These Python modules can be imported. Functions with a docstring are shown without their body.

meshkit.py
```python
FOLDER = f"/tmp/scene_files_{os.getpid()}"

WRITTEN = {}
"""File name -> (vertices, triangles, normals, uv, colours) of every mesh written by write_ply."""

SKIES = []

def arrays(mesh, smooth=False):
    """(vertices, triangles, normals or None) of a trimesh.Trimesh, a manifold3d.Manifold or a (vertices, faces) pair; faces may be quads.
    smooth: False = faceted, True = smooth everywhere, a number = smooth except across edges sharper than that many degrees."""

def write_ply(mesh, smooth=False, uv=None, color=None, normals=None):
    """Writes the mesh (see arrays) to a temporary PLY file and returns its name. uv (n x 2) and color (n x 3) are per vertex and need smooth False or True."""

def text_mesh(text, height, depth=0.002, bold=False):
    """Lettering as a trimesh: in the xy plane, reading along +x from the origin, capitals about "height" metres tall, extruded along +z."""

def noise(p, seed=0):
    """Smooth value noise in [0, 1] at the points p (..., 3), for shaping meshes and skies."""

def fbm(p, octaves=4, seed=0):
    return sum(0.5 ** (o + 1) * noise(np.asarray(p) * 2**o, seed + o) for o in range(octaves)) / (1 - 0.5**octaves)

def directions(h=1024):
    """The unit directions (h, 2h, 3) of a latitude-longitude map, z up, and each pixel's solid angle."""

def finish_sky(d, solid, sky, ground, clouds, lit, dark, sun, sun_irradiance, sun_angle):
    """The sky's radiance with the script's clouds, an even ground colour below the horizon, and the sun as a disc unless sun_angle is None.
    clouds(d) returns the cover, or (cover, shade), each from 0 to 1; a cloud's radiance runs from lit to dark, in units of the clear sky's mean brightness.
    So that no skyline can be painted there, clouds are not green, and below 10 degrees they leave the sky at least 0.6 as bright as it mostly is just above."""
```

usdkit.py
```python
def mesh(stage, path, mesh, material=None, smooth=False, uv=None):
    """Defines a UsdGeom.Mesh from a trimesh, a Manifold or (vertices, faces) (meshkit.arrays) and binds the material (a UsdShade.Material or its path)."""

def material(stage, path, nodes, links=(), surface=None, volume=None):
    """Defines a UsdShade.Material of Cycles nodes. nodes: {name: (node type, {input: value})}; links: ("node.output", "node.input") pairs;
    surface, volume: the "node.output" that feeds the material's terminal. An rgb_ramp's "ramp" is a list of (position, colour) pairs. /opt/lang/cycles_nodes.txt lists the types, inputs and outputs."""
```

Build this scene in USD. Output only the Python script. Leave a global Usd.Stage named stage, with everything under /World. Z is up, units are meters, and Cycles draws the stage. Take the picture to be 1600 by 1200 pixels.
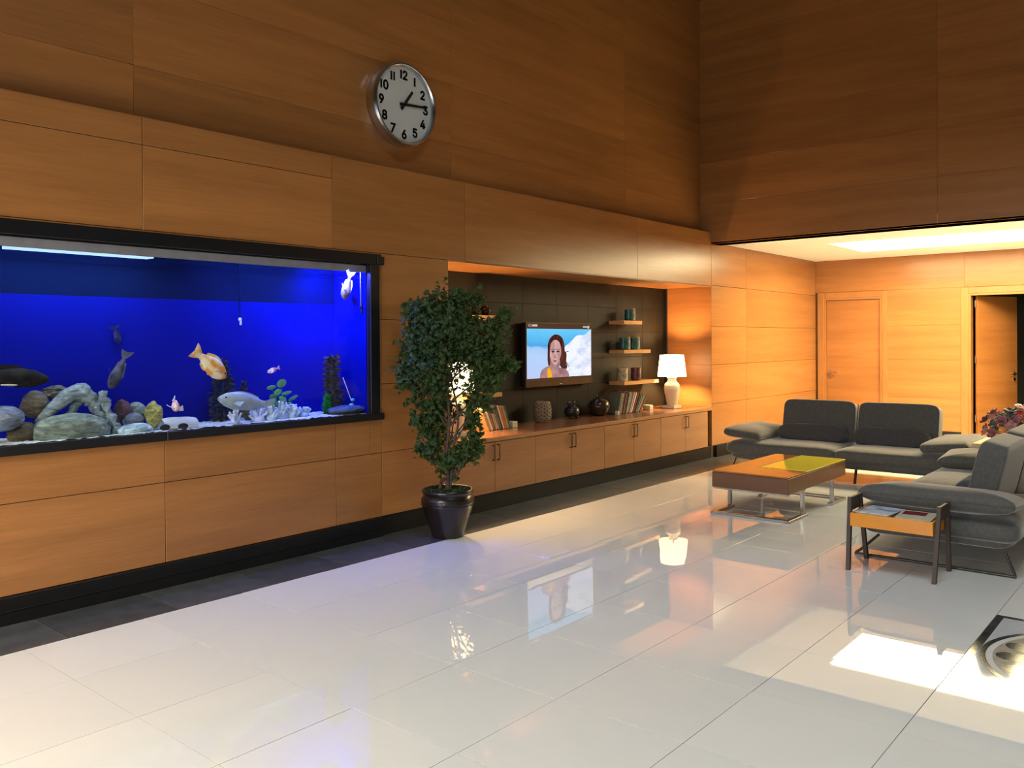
import math
import numpy as np, trimesh, usdkit, meshkit
from pxr import Usd, UsdGeom, UsdLux, UsdShade, Gf, Sdf
from scipy.spatial import ConvexHull
from shapely.geometry import Polygon, Point, box as sbox
from shapely import affinity

stage = Usd.Stage.CreateInMemory()
UsdGeom.SetStageUpAxis(stage, 'Z'); UsdGeom.SetStageMetersPerUnit(stage, 1.0)
UsdGeom.Xform.Define(stage, '/World'); UsdGeom.Scope.Define(stage, '/World/Looks')
PI = math.pi
R = np.random.RandomState

# ------------------------------------------------------------------ camera, sky, lights, exposure
EYE = np.array([5.0, 0.0, 1.51]); FPX, YAW, PITCH, ROLL, CY = 1320.995, 0.699847, -0.004154, -0.005363, 537.463
_c, _s = math.cos(YAW), math.sin(YAW)
FW = np.array([-_s*math.cos(PITCH), _c*math.cos(PITCH), math.sin(PITCH)])
_r = np.array([_c, _s, 0]); _u = np.cross(_r, FW)
RT = _r*math.cos(ROLL) + _u*math.sin(ROLL); UP = -_r*math.sin(ROLL) + _u*math.cos(ROLL)
cam = UsdGeom.Camera.Define(stage, '/World/camera')
cam.AddTransformOp().Set(Gf.Matrix4d(*RT, 0, *UP, 0, *(-FW), 0, *EYE, 1))
cam.CreateHorizontalApertureAttr(36.0); cam.CreateFocalLengthAttr(36*FPX/1600)
cam.CreateVerticalApertureOffsetAttr(-(600-CY)/1600*36)
cam.CreateClippingRangeAttr(Gf.Vec2f(0.05, 500)); cam.CreateExposureAttr(0.0)


def rect_light(name, pos, to, w, h, color, power):
    l = UsdLux.RectLight.Define(stage, '/World/' + name)
    d = np.array(to, float); d /= np.linalg.norm(d); z = -d
    x = np.cross([0, 0, 1.0], z) if abs(z[2]) < .99 else np.array([0, 1.0, 0]); x /= np.linalg.norm(x); y = np.cross(z, x)
    l.AddTransformOp().Set(Gf.Matrix4d(*x, 0, *y, 0, *z, 0, *map(float, pos), 1))
    l.CreateWidthAttr(w); l.CreateHeightAttr(h); l.CreateColorAttr(Gf.Vec3f(*color)); l.CreateIntensityAttr(power)
    return l


sky = UsdLux.DomeLight.Define(stage, '/World/sky'); sky.CreateIntensityAttr(.3); sky.CreateColorAttr(Gf.Vec3f(.62, .78, 1))
rect_light('unseen_window_daylight', (4.2, -6.0, 3.8), (0, .80, -.60), 8.5, 4.2, (.96, 1, .98), 20.0)  # unseen windows behind the camera, tilted down to light floor and lower walls
rect_light('unseen_skylight_glow', (5.0, 2.65, 9.95), (0, 0, -1), 4.6, 3.9, (.90, .97, .95), 7.2)  # skylight out of view, placed to light the floor with cool daylight
rect_light('unseen_gallery_lamp', (1.6, -1.0, 2.6), (0, 0, -1), 1.8, 1.2, (1, .80, .54), 18.0)  # out of view, placed to warm the floor and wall at lower left
AQD = (-.5, 0, -.87)
rect_light('aquarium_lamp_white', (-.13, 2.2, 2.024), AQD, 1.0, .10, (.70, .86, 1), 40.0)
rect_light('aquarium_lamp_blue', (-.13, 2.0, 2.07), AQD, 1.3, .10, (.08, .13, 1), 6.0)
rect_light('unseen_aquarium_lamp_right', (-.13, 3.55, 2.07), AQD, .8, .10, (.34, .47, 1), 85.0)  # unseen under the hood, placed to light the right half of the tank
rect_light('aquarium_lamp_end', (-.15, 4.02, 2.065), (-.3, .45, -.84), .26, .10, (.05, .07, 1), 520.0)
rect_light('lounge_light', (2.9, 11.75, 2.728), (0, 0, -1), 1.35, 3.7, (1, .83, .45), 27.0)

# ------------------------------------------------------------------ helpers
_used = {}


def numbered(parent, name):
    k = (parent, name); n = _used.get(k, -1) + 1; _used[k] = n
    return f'{parent}/{name}' + (f'_{n:03d}' if n else '')


LOC = {}


def tag(path, label=None, cat=None, group=None, kind=None):
    p = stage.GetPrimAtPath(path)
    for k, v in (('label', label), ('category', cat), ('group', group), ('kind', kind)):
        if v: p.SetCustomDataByKey(k, v)


def thing(name, label, cat, loc=(0, 0, 0), group=None, kind=None, rotz=0):
    path = numbered('/World', name); x = UsdGeom.Xform.Define(stage, path)
    x.AddTranslateOp().Set(Gf.Vec3d(*map(float, loc)))
    if rotz: x.AddRotateZOp().Set(rotz)
    LOC[path] = np.array(loc, float) if not rotz else np.zeros(3)
    tag(path, label, cat, group, kind); return path


def V(mesh):
    if hasattr(mesh, 'vertices'): return np.array(mesh.vertices), np.array(mesh.faces)
    v, f = np.asarray(mesh[0], float), np.asarray(mesh[1], int)
    if f.shape[1] == 4: f = np.vstack([f[:, [0, 1, 2]], f[:, [0, 2, 3]]])
    return v, f


def part(parent, name, mesh, mat, smooth=False, label=None, kind=None, local=False):
    path = numbered(parent, name); v, f = V(mesh)
    top = '/'.join(path.split('/')[:3])
    if not local and top in LOC: v = v - LOC[top]
    usdkit.mesh(stage, path, (v, f), MAT[mat], smooth); tag(path, label, None, None, kind)
    return path


def dup(src, loc, label, rotz=0, group=None):
    d = stage.GetPrimAtPath(src).GetCustomData(); base = src.split('/')[-1]
    path = numbered('/World', base); x = UsdGeom.Xform.Define(stage, path)
    p = x.GetPrim(); p.GetReferences().AddInternalReference(src)
    x.ClearXformOpOrder(); x.AddTranslateOp().Set(Gf.Vec3d(*map(float, loc)))
    if rotz: x.AddRotateZOp().Set(rotz)
    p.SetInstanceable(True); tag(path, label, d['category'], group or d.get('group')); return path


def cat_(*ms):
    vs, fs, n = [], [], 0
    for m in ms:
        v, f = V(m); vs.append(v); fs.append(f+n); n += len(v)
    return np.vstack(vs), np.vstack(fs)


BF = np.array([[0, 2, 1], [1, 2, 3], [4, 5, 6], [5, 7, 6], [0, 1, 4], [1, 5, 4], [2, 6, 3], [3, 6, 7], [0, 4, 2], [2, 4, 6], [1, 3, 5], [3, 7, 5]])


def bx(x0, x1, y0, y1, z0, z1):
    return np.array([[x, y, z] for x in (x0, x1) for y in (y0, y1) for z in (z0, z1)], float), BF[:, ::-1]


def hull(pts):
    pts = np.asarray(pts, float); h = ConvexHull(pts); f = h.simplices.copy(); c = pts[h.vertices].mean(0)
    n = np.cross(pts[f[:, 1]]-pts[f[:, 0]], pts[f[:, 2]]-pts[f[:, 0]]); bad = (n*(pts[f[:, 0]]-c)).sum(1) < 0
    f[bad] = f[bad][:, ::-1]; return pts, f


def cb(x0, x1, y0, y1, z0, z1, c=.002):
    P = []
    for x, sx in ((x0, 1), (x1, -1)):
        for y, sy in ((y0, 1), (y1, -1)):
            for z, sz in ((z0, 1), (z1, -1)):
                P += [(x, y+sy*c, z+sz*c), (x+sx*c, y, z+sz*c), (x+sx*c, y+sy*c, z)]
    return hull(P)


def rb(x0, x1, y0, y1, z0, z1, r=.01, n=4):
    """box with rounded edges"""
    a = np.linspace(0, PI/2, n); S = [(math.cos(t)*math.cos(p), math.cos(t)*math.sin(p), math.sin(t)) for t in a for p in a]
    P = [((x1-r if sx > 0 else x0+r)+sx*r*d[0], (y1-r if sy > 0 else y0+r)+sy*r*d[1], (z1-r if sz > 0 else z0+r)+sz*r*d[2])
         for sx in (-1, 1) for sy in (-1, 1) for sz in (-1, 1) for d in S]
    return hull(P)


def grid_faces(a, b, wrap=True):
    F = []
    for i in range(a-1):
        for j in range(b if wrap else b-1):
            k = (j+1) % b; F += [(i*b+j, i*b+k, (i+1)*b+k), (i*b+j, (i+1)*b+k, (i+1)*b+j)]
    return np.array(F)


def lathe(prof, n=32, at=(0, 0, 0)):
    prof = [(max(r, 1e-5), z) for r, z in prof]; a = np.arange(n)*2*PI/n
    v = np.array([(r*math.cos(t), r*math.sin(t), z) for r, z in prof for t in a]) + np.array(at, float)
    return v, grid_faces(len(prof), n)


def spl(pts, n=8):
    """Catmull-Rom through points"""
    p = np.asarray(pts, float); p = np.vstack([2*p[0]-p[1], p, 2*p[-1]-p[-2]]); out = []
    for i in range(1, len(p)-2):
        for t in np.linspace(0, 1, n, endpoint=False):
            a, b, c, d = p[i-1:i+3]; out.append(.5*((2*b)+(c-a)*t+(2*a-5*b+4*c-d)*t*t+(3*b-a-3*c+d)*t**3))
    return np.array(out + [p[-2]])


def tube(pts, r, n=8, cap=True):
    p = np.asarray(pts, float); m = len(p); r = np.broadcast_to(r, (m,)); t = np.gradient(p, axis=0)
    t /= np.linalg.norm(t, axis=1, keepdims=True)+1e-12
    a = np.cross(t[0], [0, 0, 1.0] if abs(t[0][2]) < .9 else [1.0, 0, 0]); V_ = []
    for i in range(m):
        a = a - t[i]*(a@t[i]); a /= np.linalg.norm(a)+1e-12; b = np.cross(t[i], a)
        V_ += [p[i]+r[i]*(math.cos(k)*a+math.sin(k)*b) for k in np.arange(n)*2*PI/n]
    V_ = np.array(V_); F = grid_faces(m, n)
    if cap:
        V_ = np.vstack([V_, p[0], p[-1]]); q = len(V_)-2
        F = np.vstack([F, [(q, (j+1) % n, j) for j in range(n)], [(q+1, (m-1)*n+j, (m-1)*n+(j+1) % n) for j in range(n)]])
    return V_, F


def plate(poly, th, o, u, v):
    """a flat polygon of thickness th, its 2-D axes laid along u and v from o"""
    u, v = np.array(u, float), np.array(v, float); w = np.cross(u, v); o = np.array(o, float)
    if not hasattr(poly, 'geom_type'): poly = Polygon(poly).buffer(0)
    ms = []
    for g in getattr(poly, 'geoms', [poly]):
        m = trimesh.creation.extrude_polygon(g, th, engine='earcut'); q = np.array(m.vertices)
        ms.append((o+q[:, :1]*u+q[:, 1:2]*v+q[:, 2:]*w, np.array(m.faces)))
    return cat_(*ms)


def sph(c, r, sub=2):
    m = trimesh.creation.icosphere(sub); return np.array(m.vertices)*np.array(r)+np.array(c, float), np.array(m.faces)


def rock(c, r, seed, amp=.22, freq=2.0, sub=3, flat=0, rot=0):
    m = trimesh.creation.icosphere(sub); v = np.array(m.vertices)
    d = meshkit.fbm(v*freq+seed*7.3, 4, seed)-.5; v = v*(1+2*amp*d)[:, None]
    if flat: v[:, 2] = np.maximum(v[:, 2], -flat)
    v = v*np.array(r); ca, sa = math.cos(rot), math.sin(rot)   # rot turns in the y-z plane
    y, z = v[:, 1]*ca-v[:, 2]*sa, v[:, 1]*sa+v[:, 2]*ca; v[:, 1], v[:, 2] = y, z
    return v+np.array(c, float), np.array(m.faces)


def cushion(c, s, e1=.55, e2=.25, n=28, m=44, sag=0, tilt=None, wr=.004, seed=0):
    """a stuffed pillow: a superellipsoid of sizes s with slight wrinkles; tilt = rotation matrix"""
    P = []
    pw = lambda x, e: math.copysign(abs(x)**e, x)
    for i in range(n+1):
        a = -PI/2+PI*i/n
        for j in range(m):
            b = 2*PI*j/m
            P.append((pw(math.cos(a), e1)*pw(math.cos(b), e2), pw(math.cos(a), e1)*pw(math.sin(b), e2), pw(math.sin(a), e1)))
    v = np.array(P); nn = meshkit.fbm(v*2.2+seed*3.1, 3, seed)-.5
    v2 = v*np.array(s)/2; v2[:, 2] += nn*wr*3; v2[:, :2] *= (1+nn*wr*2)[:, None]
    if sag: v2[:, 2] -= sag*(1-v[:, 0]**2)*(1-v[:, 1]**2)*(v[:, 2] > 0)
    if tilt is not None: v2 = v2@np.array(tilt).T
    return v2+np.array(c, float), grid_faces(n+1, m)


def rotm(axis, deg):
    return trimesh.transformations.rotation_matrix(math.radians(deg), axis)[:3, :3]


def ray(px, py): return RT*(px-800)/FPX - UP*(py-CY)/FPX + FW
def on_x(px, py, X): d = ray(px, py); return EYE+d*(X-EYE[0])/d[0]
def on_y(px, py, Y): d = ray(px, py); return EYE+d*(Y-EYE[1])/d[1]
def on_z(px, py, Z): d = ray(px, py); return EYE+d*(Z-EYE[2])/d[2]


# ------------------------------------------------------------------ materials
MAT = {}


def mat(name, nodes, links, surface='p.BSDF'):
    MAT[name] = usdkit.material(stage, '/World/Looks/'+name, nodes, links, surface=surface)


def plain(name, col, rough=.5, var=.12, scale=12, bump=0, **kw):
    """a principled surface whose colour wanders a little with noise"""
    c = np.array(col, float)
    nodes = {'t': ('texture_coordinate', {}), 'n': ('noise_texture', {'scale': scale, 'detail': 3}),
             'r': ('rgb_ramp', {'ramp': [(.3, tuple(c*(1-var))), (.7, tuple(np.minimum(c*(1+var), 1)))]}),
             'p': ('principled_bsdf', {'roughness': rough, **kw})}
    links = [('t.object', 'n.vector'), ('n.fac', 'r.fac'), ('r.color', 'p.base_color')]
    if bump:
        nodes['b'] = ('bump', {'strength': bump, 'distance': .004}); links += [('n.fac', 'b.height'), ('b.normal', 'p.normal')]
    mat(name, nodes, links)


def wood(name, col, rough=.33, along=(1.1, 1.1, 34), seed=0, var=.10, spec=.5, coat=0):
    """veneer: fine grain and broad bands stretched along the panel"""
    c = np.array(col, float); a = np.array(along, float)
    mat(name, {'g': ('geometry', {}),
               'm1': ('mapping', {'scale': tuple(a), 'location': (seed*3.7, seed*1.9, seed*5.3)}), 'm2': ('mapping', {'scale': tuple(a*np.where(a > 5, .17, .35)), 'location': (seed*2.1, seed*4.3, seed*7.7)}),
               'n1': ('noise_texture', {'scale': 3.0, 'detail': 5, 'roughness': .62}), 'n2': ('noise_texture', {'scale': 1.6, 'detail': 2}),
               'r1': ('rgb_ramp', {'ramp': [(.3, tuple(c*(1-var))), (.7, tuple(c*(1+var)))]}),
               'r2': ('rgb_ramp', {'ramp': [(.3, (.86, .85, .84)), (.7, (1.08, 1.08, 1.08))]}),
               'x': ('mix_color', {'blend_type': 'multiply', 'fac': 1.0, 'use_clamp': False}),
               'p': ('principled_bsdf', {'roughness': rough, 'specular_ior_level': spec, 'coat_weight': coat})},
        [('g.position', 'm1.vector'), ('g.position', 'm2.vector'), ('m1.vector', 'n1.vector'), ('m2.vector', 'n2.vector'), ('n1.fac', 'r1.fac'), ('n2.fac', 'r2.fac'),
         ('r1.color', 'x.a'), ('r2.color', 'x.b'), ('x.result', 'p.base_color')])


WB = np.array([.40, .162, .046])
for i, k in enumerate((1.0, 1.08, .92, 1.02)): wood(f'wood_wall_{i}', WB*k, seed=i, rough=.27)
wood('wood_backing', WB*.35, seed=9)
wood('wood_door', WB*np.array([.95, .9, .85]), seed=5); wood('wood_trim', WB*1.05, seed=6, along=(8, 8, 1.5))
for i, k in enumerate((1.0, .95, 1.05)): wood(f'wood_cabinet_{i}', np.array([.40, .185, .075])*k, seed=11+i, rough=.36, along=(1.4, 1.4, 28))
wood('wood_counter', (.23, .095, .042), seed=15, rough=.2, along=(30, 1.2, 30))
wood('wood_shelf', (.66, .36, .13), seed=16, along=(30, 1.6, 30))
wood('wood_table', (.15, .066, .034), seed=17, rough=.3, along=(1.6, 1.6, 30))
wood('wood_table_top', (.36, .125, .03), seed=18, rough=.06, along=(1.5, 25, 25))
wood('wood_walnut', (.060, .038, .027), seed=19, rough=.6, along=(20, 20, 2))
for i, k in enumerate((1.0, .985, 1.015)): plain(f'tile_white_{i}', np.array([.74, .742, .725])*k, .012, .012, 3, ior=1.62)
for i, k in enumerate((1.0, 1.25)): plain(f'tile_dark_{i}', np.array([.055, .060, .066])*k, .3, .2, 9, specular_ior_level=.3)
plain('grout', (.16, .155, .15), .9)
plain('baseboard_black', (.009, .009, .010), .45, specular_ior_level=.3); plain('black_frame', (.006, .006, .008), .35)
for i, k in enumerate((1.0, 1.12, .9)): plain(f'niche_stone_{i}', np.array([.0165, .0148, .0105])*k, .5, .22, 6, specular_ior_level=.22)
plain('niche_joint', (.02, .018, .013), .8)
plain('plaster', (.88, .86, .80), .7, .02); plain('plaster_dark', (.10, .095, .085), .8, .05); plain('dark_room', (.10, .10, .075), .7, .1)  # plaster_dark tones unseen walls and ceiling down to cut bounced light
plain('chrome', (.42, .41, .40), .22, .03, metallic=1.0); plain('steel', (.55, .54, .52), .28, .05, metallic=1.0); plain('brass_dark', (.16, .10, .06), .35, metallic=1.0)
plain('steel_brushed', (.62, .64, .68), .22, .04, metallic=1.0)
plain('fabric_grey', (.090, .085, .078), .9, .14, 40, .25, sheen_weight=.5, sheen_roughness=.4, sheen_tint=(.9, .88, .85))
plain('fabric_dark', (.045, .046, .05), .8, .2, 30, .3, sheen_weight=.3)
plain('metal_black', (.03, .026, .022), .35, .1)
plain('dial_white', (.72, .72, .70), .5, .02); plain('ink_black', (.008, .008, .008), .5)
plain('pot_glaze', (.016, .010, .009), .24, .3, 5); plain('soil', (.03, .022, .012), .95, .5, 60, .6)
plain('bark', (.075, .05, .035), .85, .4, 30, .6)
plain('lacquer_orange', (.72, .26, .012), .3, .03); plain('lacquer_yellow', (.88, .74, .04), .05, .02)
plain('paper', (.52, .45, .34), .8, .06, 40); plain('ceramic_white', (.70, .62, .45), .25, .04)
plain('rubber', (.01, .01, .01), .6)


def emit(name, col, power):
    mat(name, {'e': ('emission', {'color': tuple(col), 'strength': power})}, [], 'e.emission')


emit('diffuser_warm', (1, .84, .55), 5.0)
emit('unseen_gallery_diffuser', (1, .78, .5), 4.0); emit('led_white', (.40, .62, 1), 1.5); emit('led_blue', (.05, .08, 1), 3.0); emit('led_red', (1, .1, .05), 1.5)  # gallery diffuser belongs to the ceiling lamp out of view
mat('glass_pane', {'f': ('fresnel', {'IOR': 1.5}), 't': ('transparent_bsdf', {'color': (.97, .98, .98)}), 'g': ('glossy_bsdf', {'roughness': 0.0, 'color': (.9, .9, .9)}), 'g0': ('geometry', {}), 'i': ('math', {'math_type': 'subtract', 'value1': 1.0}), 'k': ('math', {'math_type': 'multiply'}), 'x': ('mix_closure', {})},
    [('g0.backfacing', 'i.value2'), ('f.fac', 'k.value1'), ('i.value', 'k.value2'), ('k.value', 'x.fac'), ('t.BSDF', 'x.closure1'), ('g.BSDF', 'x.closure2')], 'x.closure')
mat('water_body', {'f': ('fresnel', {'IOR': 1.05}), 't': ('transparent_bsdf', {'color': (.90, .94, 1.0)}), 'g': ('glossy_bsdf', {'roughness': 0.02}), 'g0': ('geometry', {}), 'i': ('math', {'math_type': 'subtract', 'value1': 1.0}), 'k': ('math', {'math_type': 'multiply'}), 'x': ('mix_closure', {})},
    [('g0.backfacing', 'i.value2'), ('f.fac', 'k.value1'), ('i.value', 'k.value2'), ('k.value', 'x.fac'), ('t.BSDF', 'x.closure1'), ('g.BSDF', 'x.closure2')], 'x.closure')
mat('lamp_shade', {'d': ('diffuse_bsdf', {'color': (.8, .76, .66)}), 't': ('translucent_bsdf', {'color': (.95, .90, .78)}), 'x': ('mix_closure', {'fac': .75}), 'e': ('emission', {'color': (1, .82, .56), 'strength': 1.1}), 'a': ('add_closure', {})},  # shade emission stands in for bulb light shining through the cloth
    [('d.BSDF', 'x.closure1'), ('t.BSDF', 'x.closure2'), ('x.closure', 'a.closure1'), ('e.emission', 'a.closure2')], 'a.closure')


def leaf(name, c1, c2, tr=.3):
    mat(name, {'g': ('geometry', {}), 'r': ('rgb_ramp', {'ramp': [(0, c1), (1, c2)]}), 'd': ('principled_bsdf', {'roughness': .6, 'specular_ior_level': .3}), 't': ('translucent_bsdf', {}), 'x': ('mix_closure', {'fac': tr})},
        [('g.random_per_island', 'r.fac'), ('r.color', 'd.base_color'), ('r.color', 't.color'), ('d.BSDF', 'x.closure1'), ('t.BSDF', 'x.closure2')], 'x.closure')


leaf('tree_leaf', (.055, .098, .025), (.20, .25, .085)); leaf('moss', (.03, .05, .015), (.09, .12, .04))

# ------------------------------------------------------------------ the room
WALL_Y0, FASC, BACK, CEIL, TOP, RIGHT, LEDGE = -4.0, 9.889, 13.49, 2.745, 7.0, 8.0, 2.87
UPX, NX, NY0, NZ1 = -.154, -.67, 5.11, 2.18
TY0, TY1, TZ0, TZ1, TX = .75, 4.25, .945, 2.10, -.42
T, G = .012, .0022   # panel thickness, half joint
rw = R(4)


def struct(name): return thing(name, None, None, kind='structure')


def panel_x(parent, x, y0, y1, z0, z1, m=None):
    G = .0009 if z0 > 2.8 else .0018
    part(parent, 'panel', cb(x-T, x, y0+G, y1-G, z0+G, z1-G, .0004 if z0 > 2.8 else .0012), m or f'wood_wall_{rw.randint(4)}')


def panel_y(parent, y, x0, x1, z0, z1, m=None, s=1):
    G = .0009
    part(parent, 'panel', cb(x0+G, x1-G, min(y, y+s*T), max(y, y+s*T), z0+G, z1-G, .0006), m or f'wood_wall_{rw.randint(4)}')


w = struct('wall_left')
B = T+.004
part(w, 'backing', cat_(bx(-.75, -B, WALL_Y0, TY0, 0, LEDGE), bx(-.75, -B, TY0, TY1, 0, TZ0), bx(-.75, -B, TY0, TY1, TZ1, LEDGE), bx(-.75, -B, TY1, NY0-B, 0, LEDGE),
     bx(-.75, -B, NY0-B, FASC+B, NZ1+B, LEDGE), bx(-.75, NX-B, NY0-B, FASC+B, 0, NZ1+B), bx(-.75, -B, FASC+B, BACK, 0, LEDGE)), 'wood_backing')
part(w, 'ledge', cb(UPX, -.001, WALL_Y0, FASC, LEDGE-.002, LEDGE+.004, .001), 'wood_wall_2')
ZR = [.15, .645, 1.177, 1.677, 2.19, 2.705, LEDGE]
FT, FB = TZ1+.0, TZ0-.0
for y0, y1 in ((-4, -2.9), (-2.9, -1.5), (-1.5, -.4), (-.4, TY0)):      # out to the left of the photograph
    for z0, z1 in zip(ZR[:-1], ZR[1:]): panel_x(w, 0, y0, y1, z0, z1)
for y0, y1, m in ((TY0, 2.607, 1), (2.607, 3.92, 0), (3.92, 4.364, 2)): # under and over the tank
    panel_x(w, 0, y0, y1, .15, .645, f'wood_wall_{m}')
    panel_x(w, 0, y0, min(y1, TY1) if y1 > 4 else y1, .645, TZ0, f'wood_wall_{(m+2) % 4}')
panel_x(w, 0, TY1, 4.364, .645, TZ0, 'wood_wall_2')
for z0, z1 in ((TZ0, 1.177), (1.177, 1.677), (1.677, TZ1)): panel_x(w, 0, TY1, 4.364, z0, z1)
panel_x(w, 0, TY0, 4.364, TZ1, 2.19, 'wood_wall_1')
panel_x(w, 0, TY0, 2.478, 2.19, 2.705, 'wood_wall_0'); panel_x(w, 0, 2.478, 3.90, 2.19, 2.705, 'wood_wall_1')
panel_x(w, 0, TY0, 2.478, 2.705, LEDGE, 'wood_wall_3'); panel_x(w, 0, 2.478, 3.90, 2.705, LEDGE, 'wood_wall_2')
panel_x(w, 0, 3.90, 5.313, 2.19, LEDGE, 'wood_wall_2'); panel_x(w, 0, 5.313, 8.118, 2.183, LEDGE, 'wood_wall_0')
panel_x(w, 0, 8.118, FASC, 2.183, 2.705, 'wood_wall_1'); panel_x(w, 0, 8.118, FASC, 2.705, LEDGE, 'wood_wall_3')
for i, (z0, z1) in enumerate(zip(ZR[:-2], ZR[1:-1])):
    if i < 4: panel_x(w, 0, 4.364, NY0, z0, z1, f'wood_wall_{(i*2+1) % 4}')
zl = [.15, .688, 1.184, 1.677, 2.2, CEIL]
for z0, z1 in zip(zl[:-1], zl[1:]):                                      # lounge side
    panel_x(w, 0, FASC, 10.92, z0, z1); panel_x(w, 0, 10.92, BACK, z0, z1)
# niche lining: soffit, cheeks, dark stone back
part(w, 'soffit_panel', cb(NX, -.0, NY0, FASC, NZ1, NZ1+T, .0015), 'wood_wall_1')
for z0, z1 in ((0, .645), (.645, 1.184), (1.184, 1.677), (1.677, NZ1)):
    panel_y(w, FASC, NX+.035, -.001, z0, z1, 'wood_wall_1'); panel_y(w, NY0, NX+.035, -.014, z0, z1, 'wood_wall_0', -1)
part(w, 'niche_backing', bx(NX-B, NX-.008, NY0, FASC, .6, NZ1), 'niche_joint')
part(w, 'dark_corner_strip', cb(NX, NX+.035, FASC-.03, FASC+.01, .645, NZ1, .001), 'black_frame')  # narrow dark strip down the niche corner
ys = np.arange(NY0, FASC-.03, .6); zs = [.645, 1.0, 1.3, 1.6, 1.9, NZ1]
for i, y0 in enumerate(ys):
    for j, (z0, z1) in enumerate(zip(zs[:-1], zs[1:])):
        part(w, 'stone_panel', cb(NX-.008, NX, y0+.001, min(y0+.6, FASC-.03)-.001, z0+.001, z1-.001, .001), f'niche_stone_{(i*3+j*2+i*j) % 3}')

w = struct('wall_upper')
part(w, 'backing', bx(-.75, UPX-B, WALL_Y0, FASC+.3, LEDGE+.004, TOP), 'wood_backing')
zu = [LEDGE+.004]+[2.705+.5215*k for k in range(1, 9)]; zu[-1] = TOP
for j, (z0, z1) in enumerate(zip(zu[:-1], zu[1:])):
    for y0, y1 in ((-4, -.3), (-.3, 2.5), (2.5, 5.31), (5.31, 8.115), (8.115, FASC)): panel_x(w, UPX, y0, y1, z0, z1)
w = struct('wall_fascia')
part(w, 'backing', bx(UPX, RIGHT, FASC+B, FASC+.26, 2.727, TOP), 'wood_backing')
zf = [2.725]+[2.725+.5215*k for k in range(1, 9)]; zf[-1] = TOP
for z0, z1 in zip(zf[:-1], zf[1:]):
    for x0, x1 in ((UPX, 2.651), (2.651, 5.45), (5.45, RIGHT)): panel_y(w, FASC, x0, x1, z0, z1)

# back wall of the lounge with two doors
D1, D2, DH = (.131, 1.016), (2.199, 3.10), 2.15
w = struct('wall_back')
part(w, 'backing', cat_(bx(-.1, D1[0], BACK+B, BACK+.14, 0, CEIL), bx(D1[1], D2[0], BACK+B, BACK+.14, 0, CEIL), bx(D2[1], RIGHT, BACK+B, BACK+.14, 0, CEIL),
     bx(D1[0], D1[1], BACK+B, BACK+.14, DH+.0, CEIL), bx(D2[0], D2[1], BACK+B, BACK+.14, DH, CEIL)), 'wood_backing')
zb = [.15, .625, 1.19, 1.70, 2.243, CEIL]
for z0, z1 in zip(zb[:-1], zb[1:]):
    if z0 < 2.2:
        panel_y(w, BACK, 1.075, 2.113, z0, z1)
        panel_y(w, BACK, 3.19, 4.8, z0, z1); panel_y(w, BACK, 4.8, 6.4, z0, z1); panel_y(w, BACK, 6.4, RIGHT, z0, z1)
    else:
        for x0, x1 in ((0, 2.15), (2.15, 4.0), (4.0, 6.0), (6.0, RIGHT)): panel_y(w, BACK, x0, x1, z0, z1)


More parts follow.
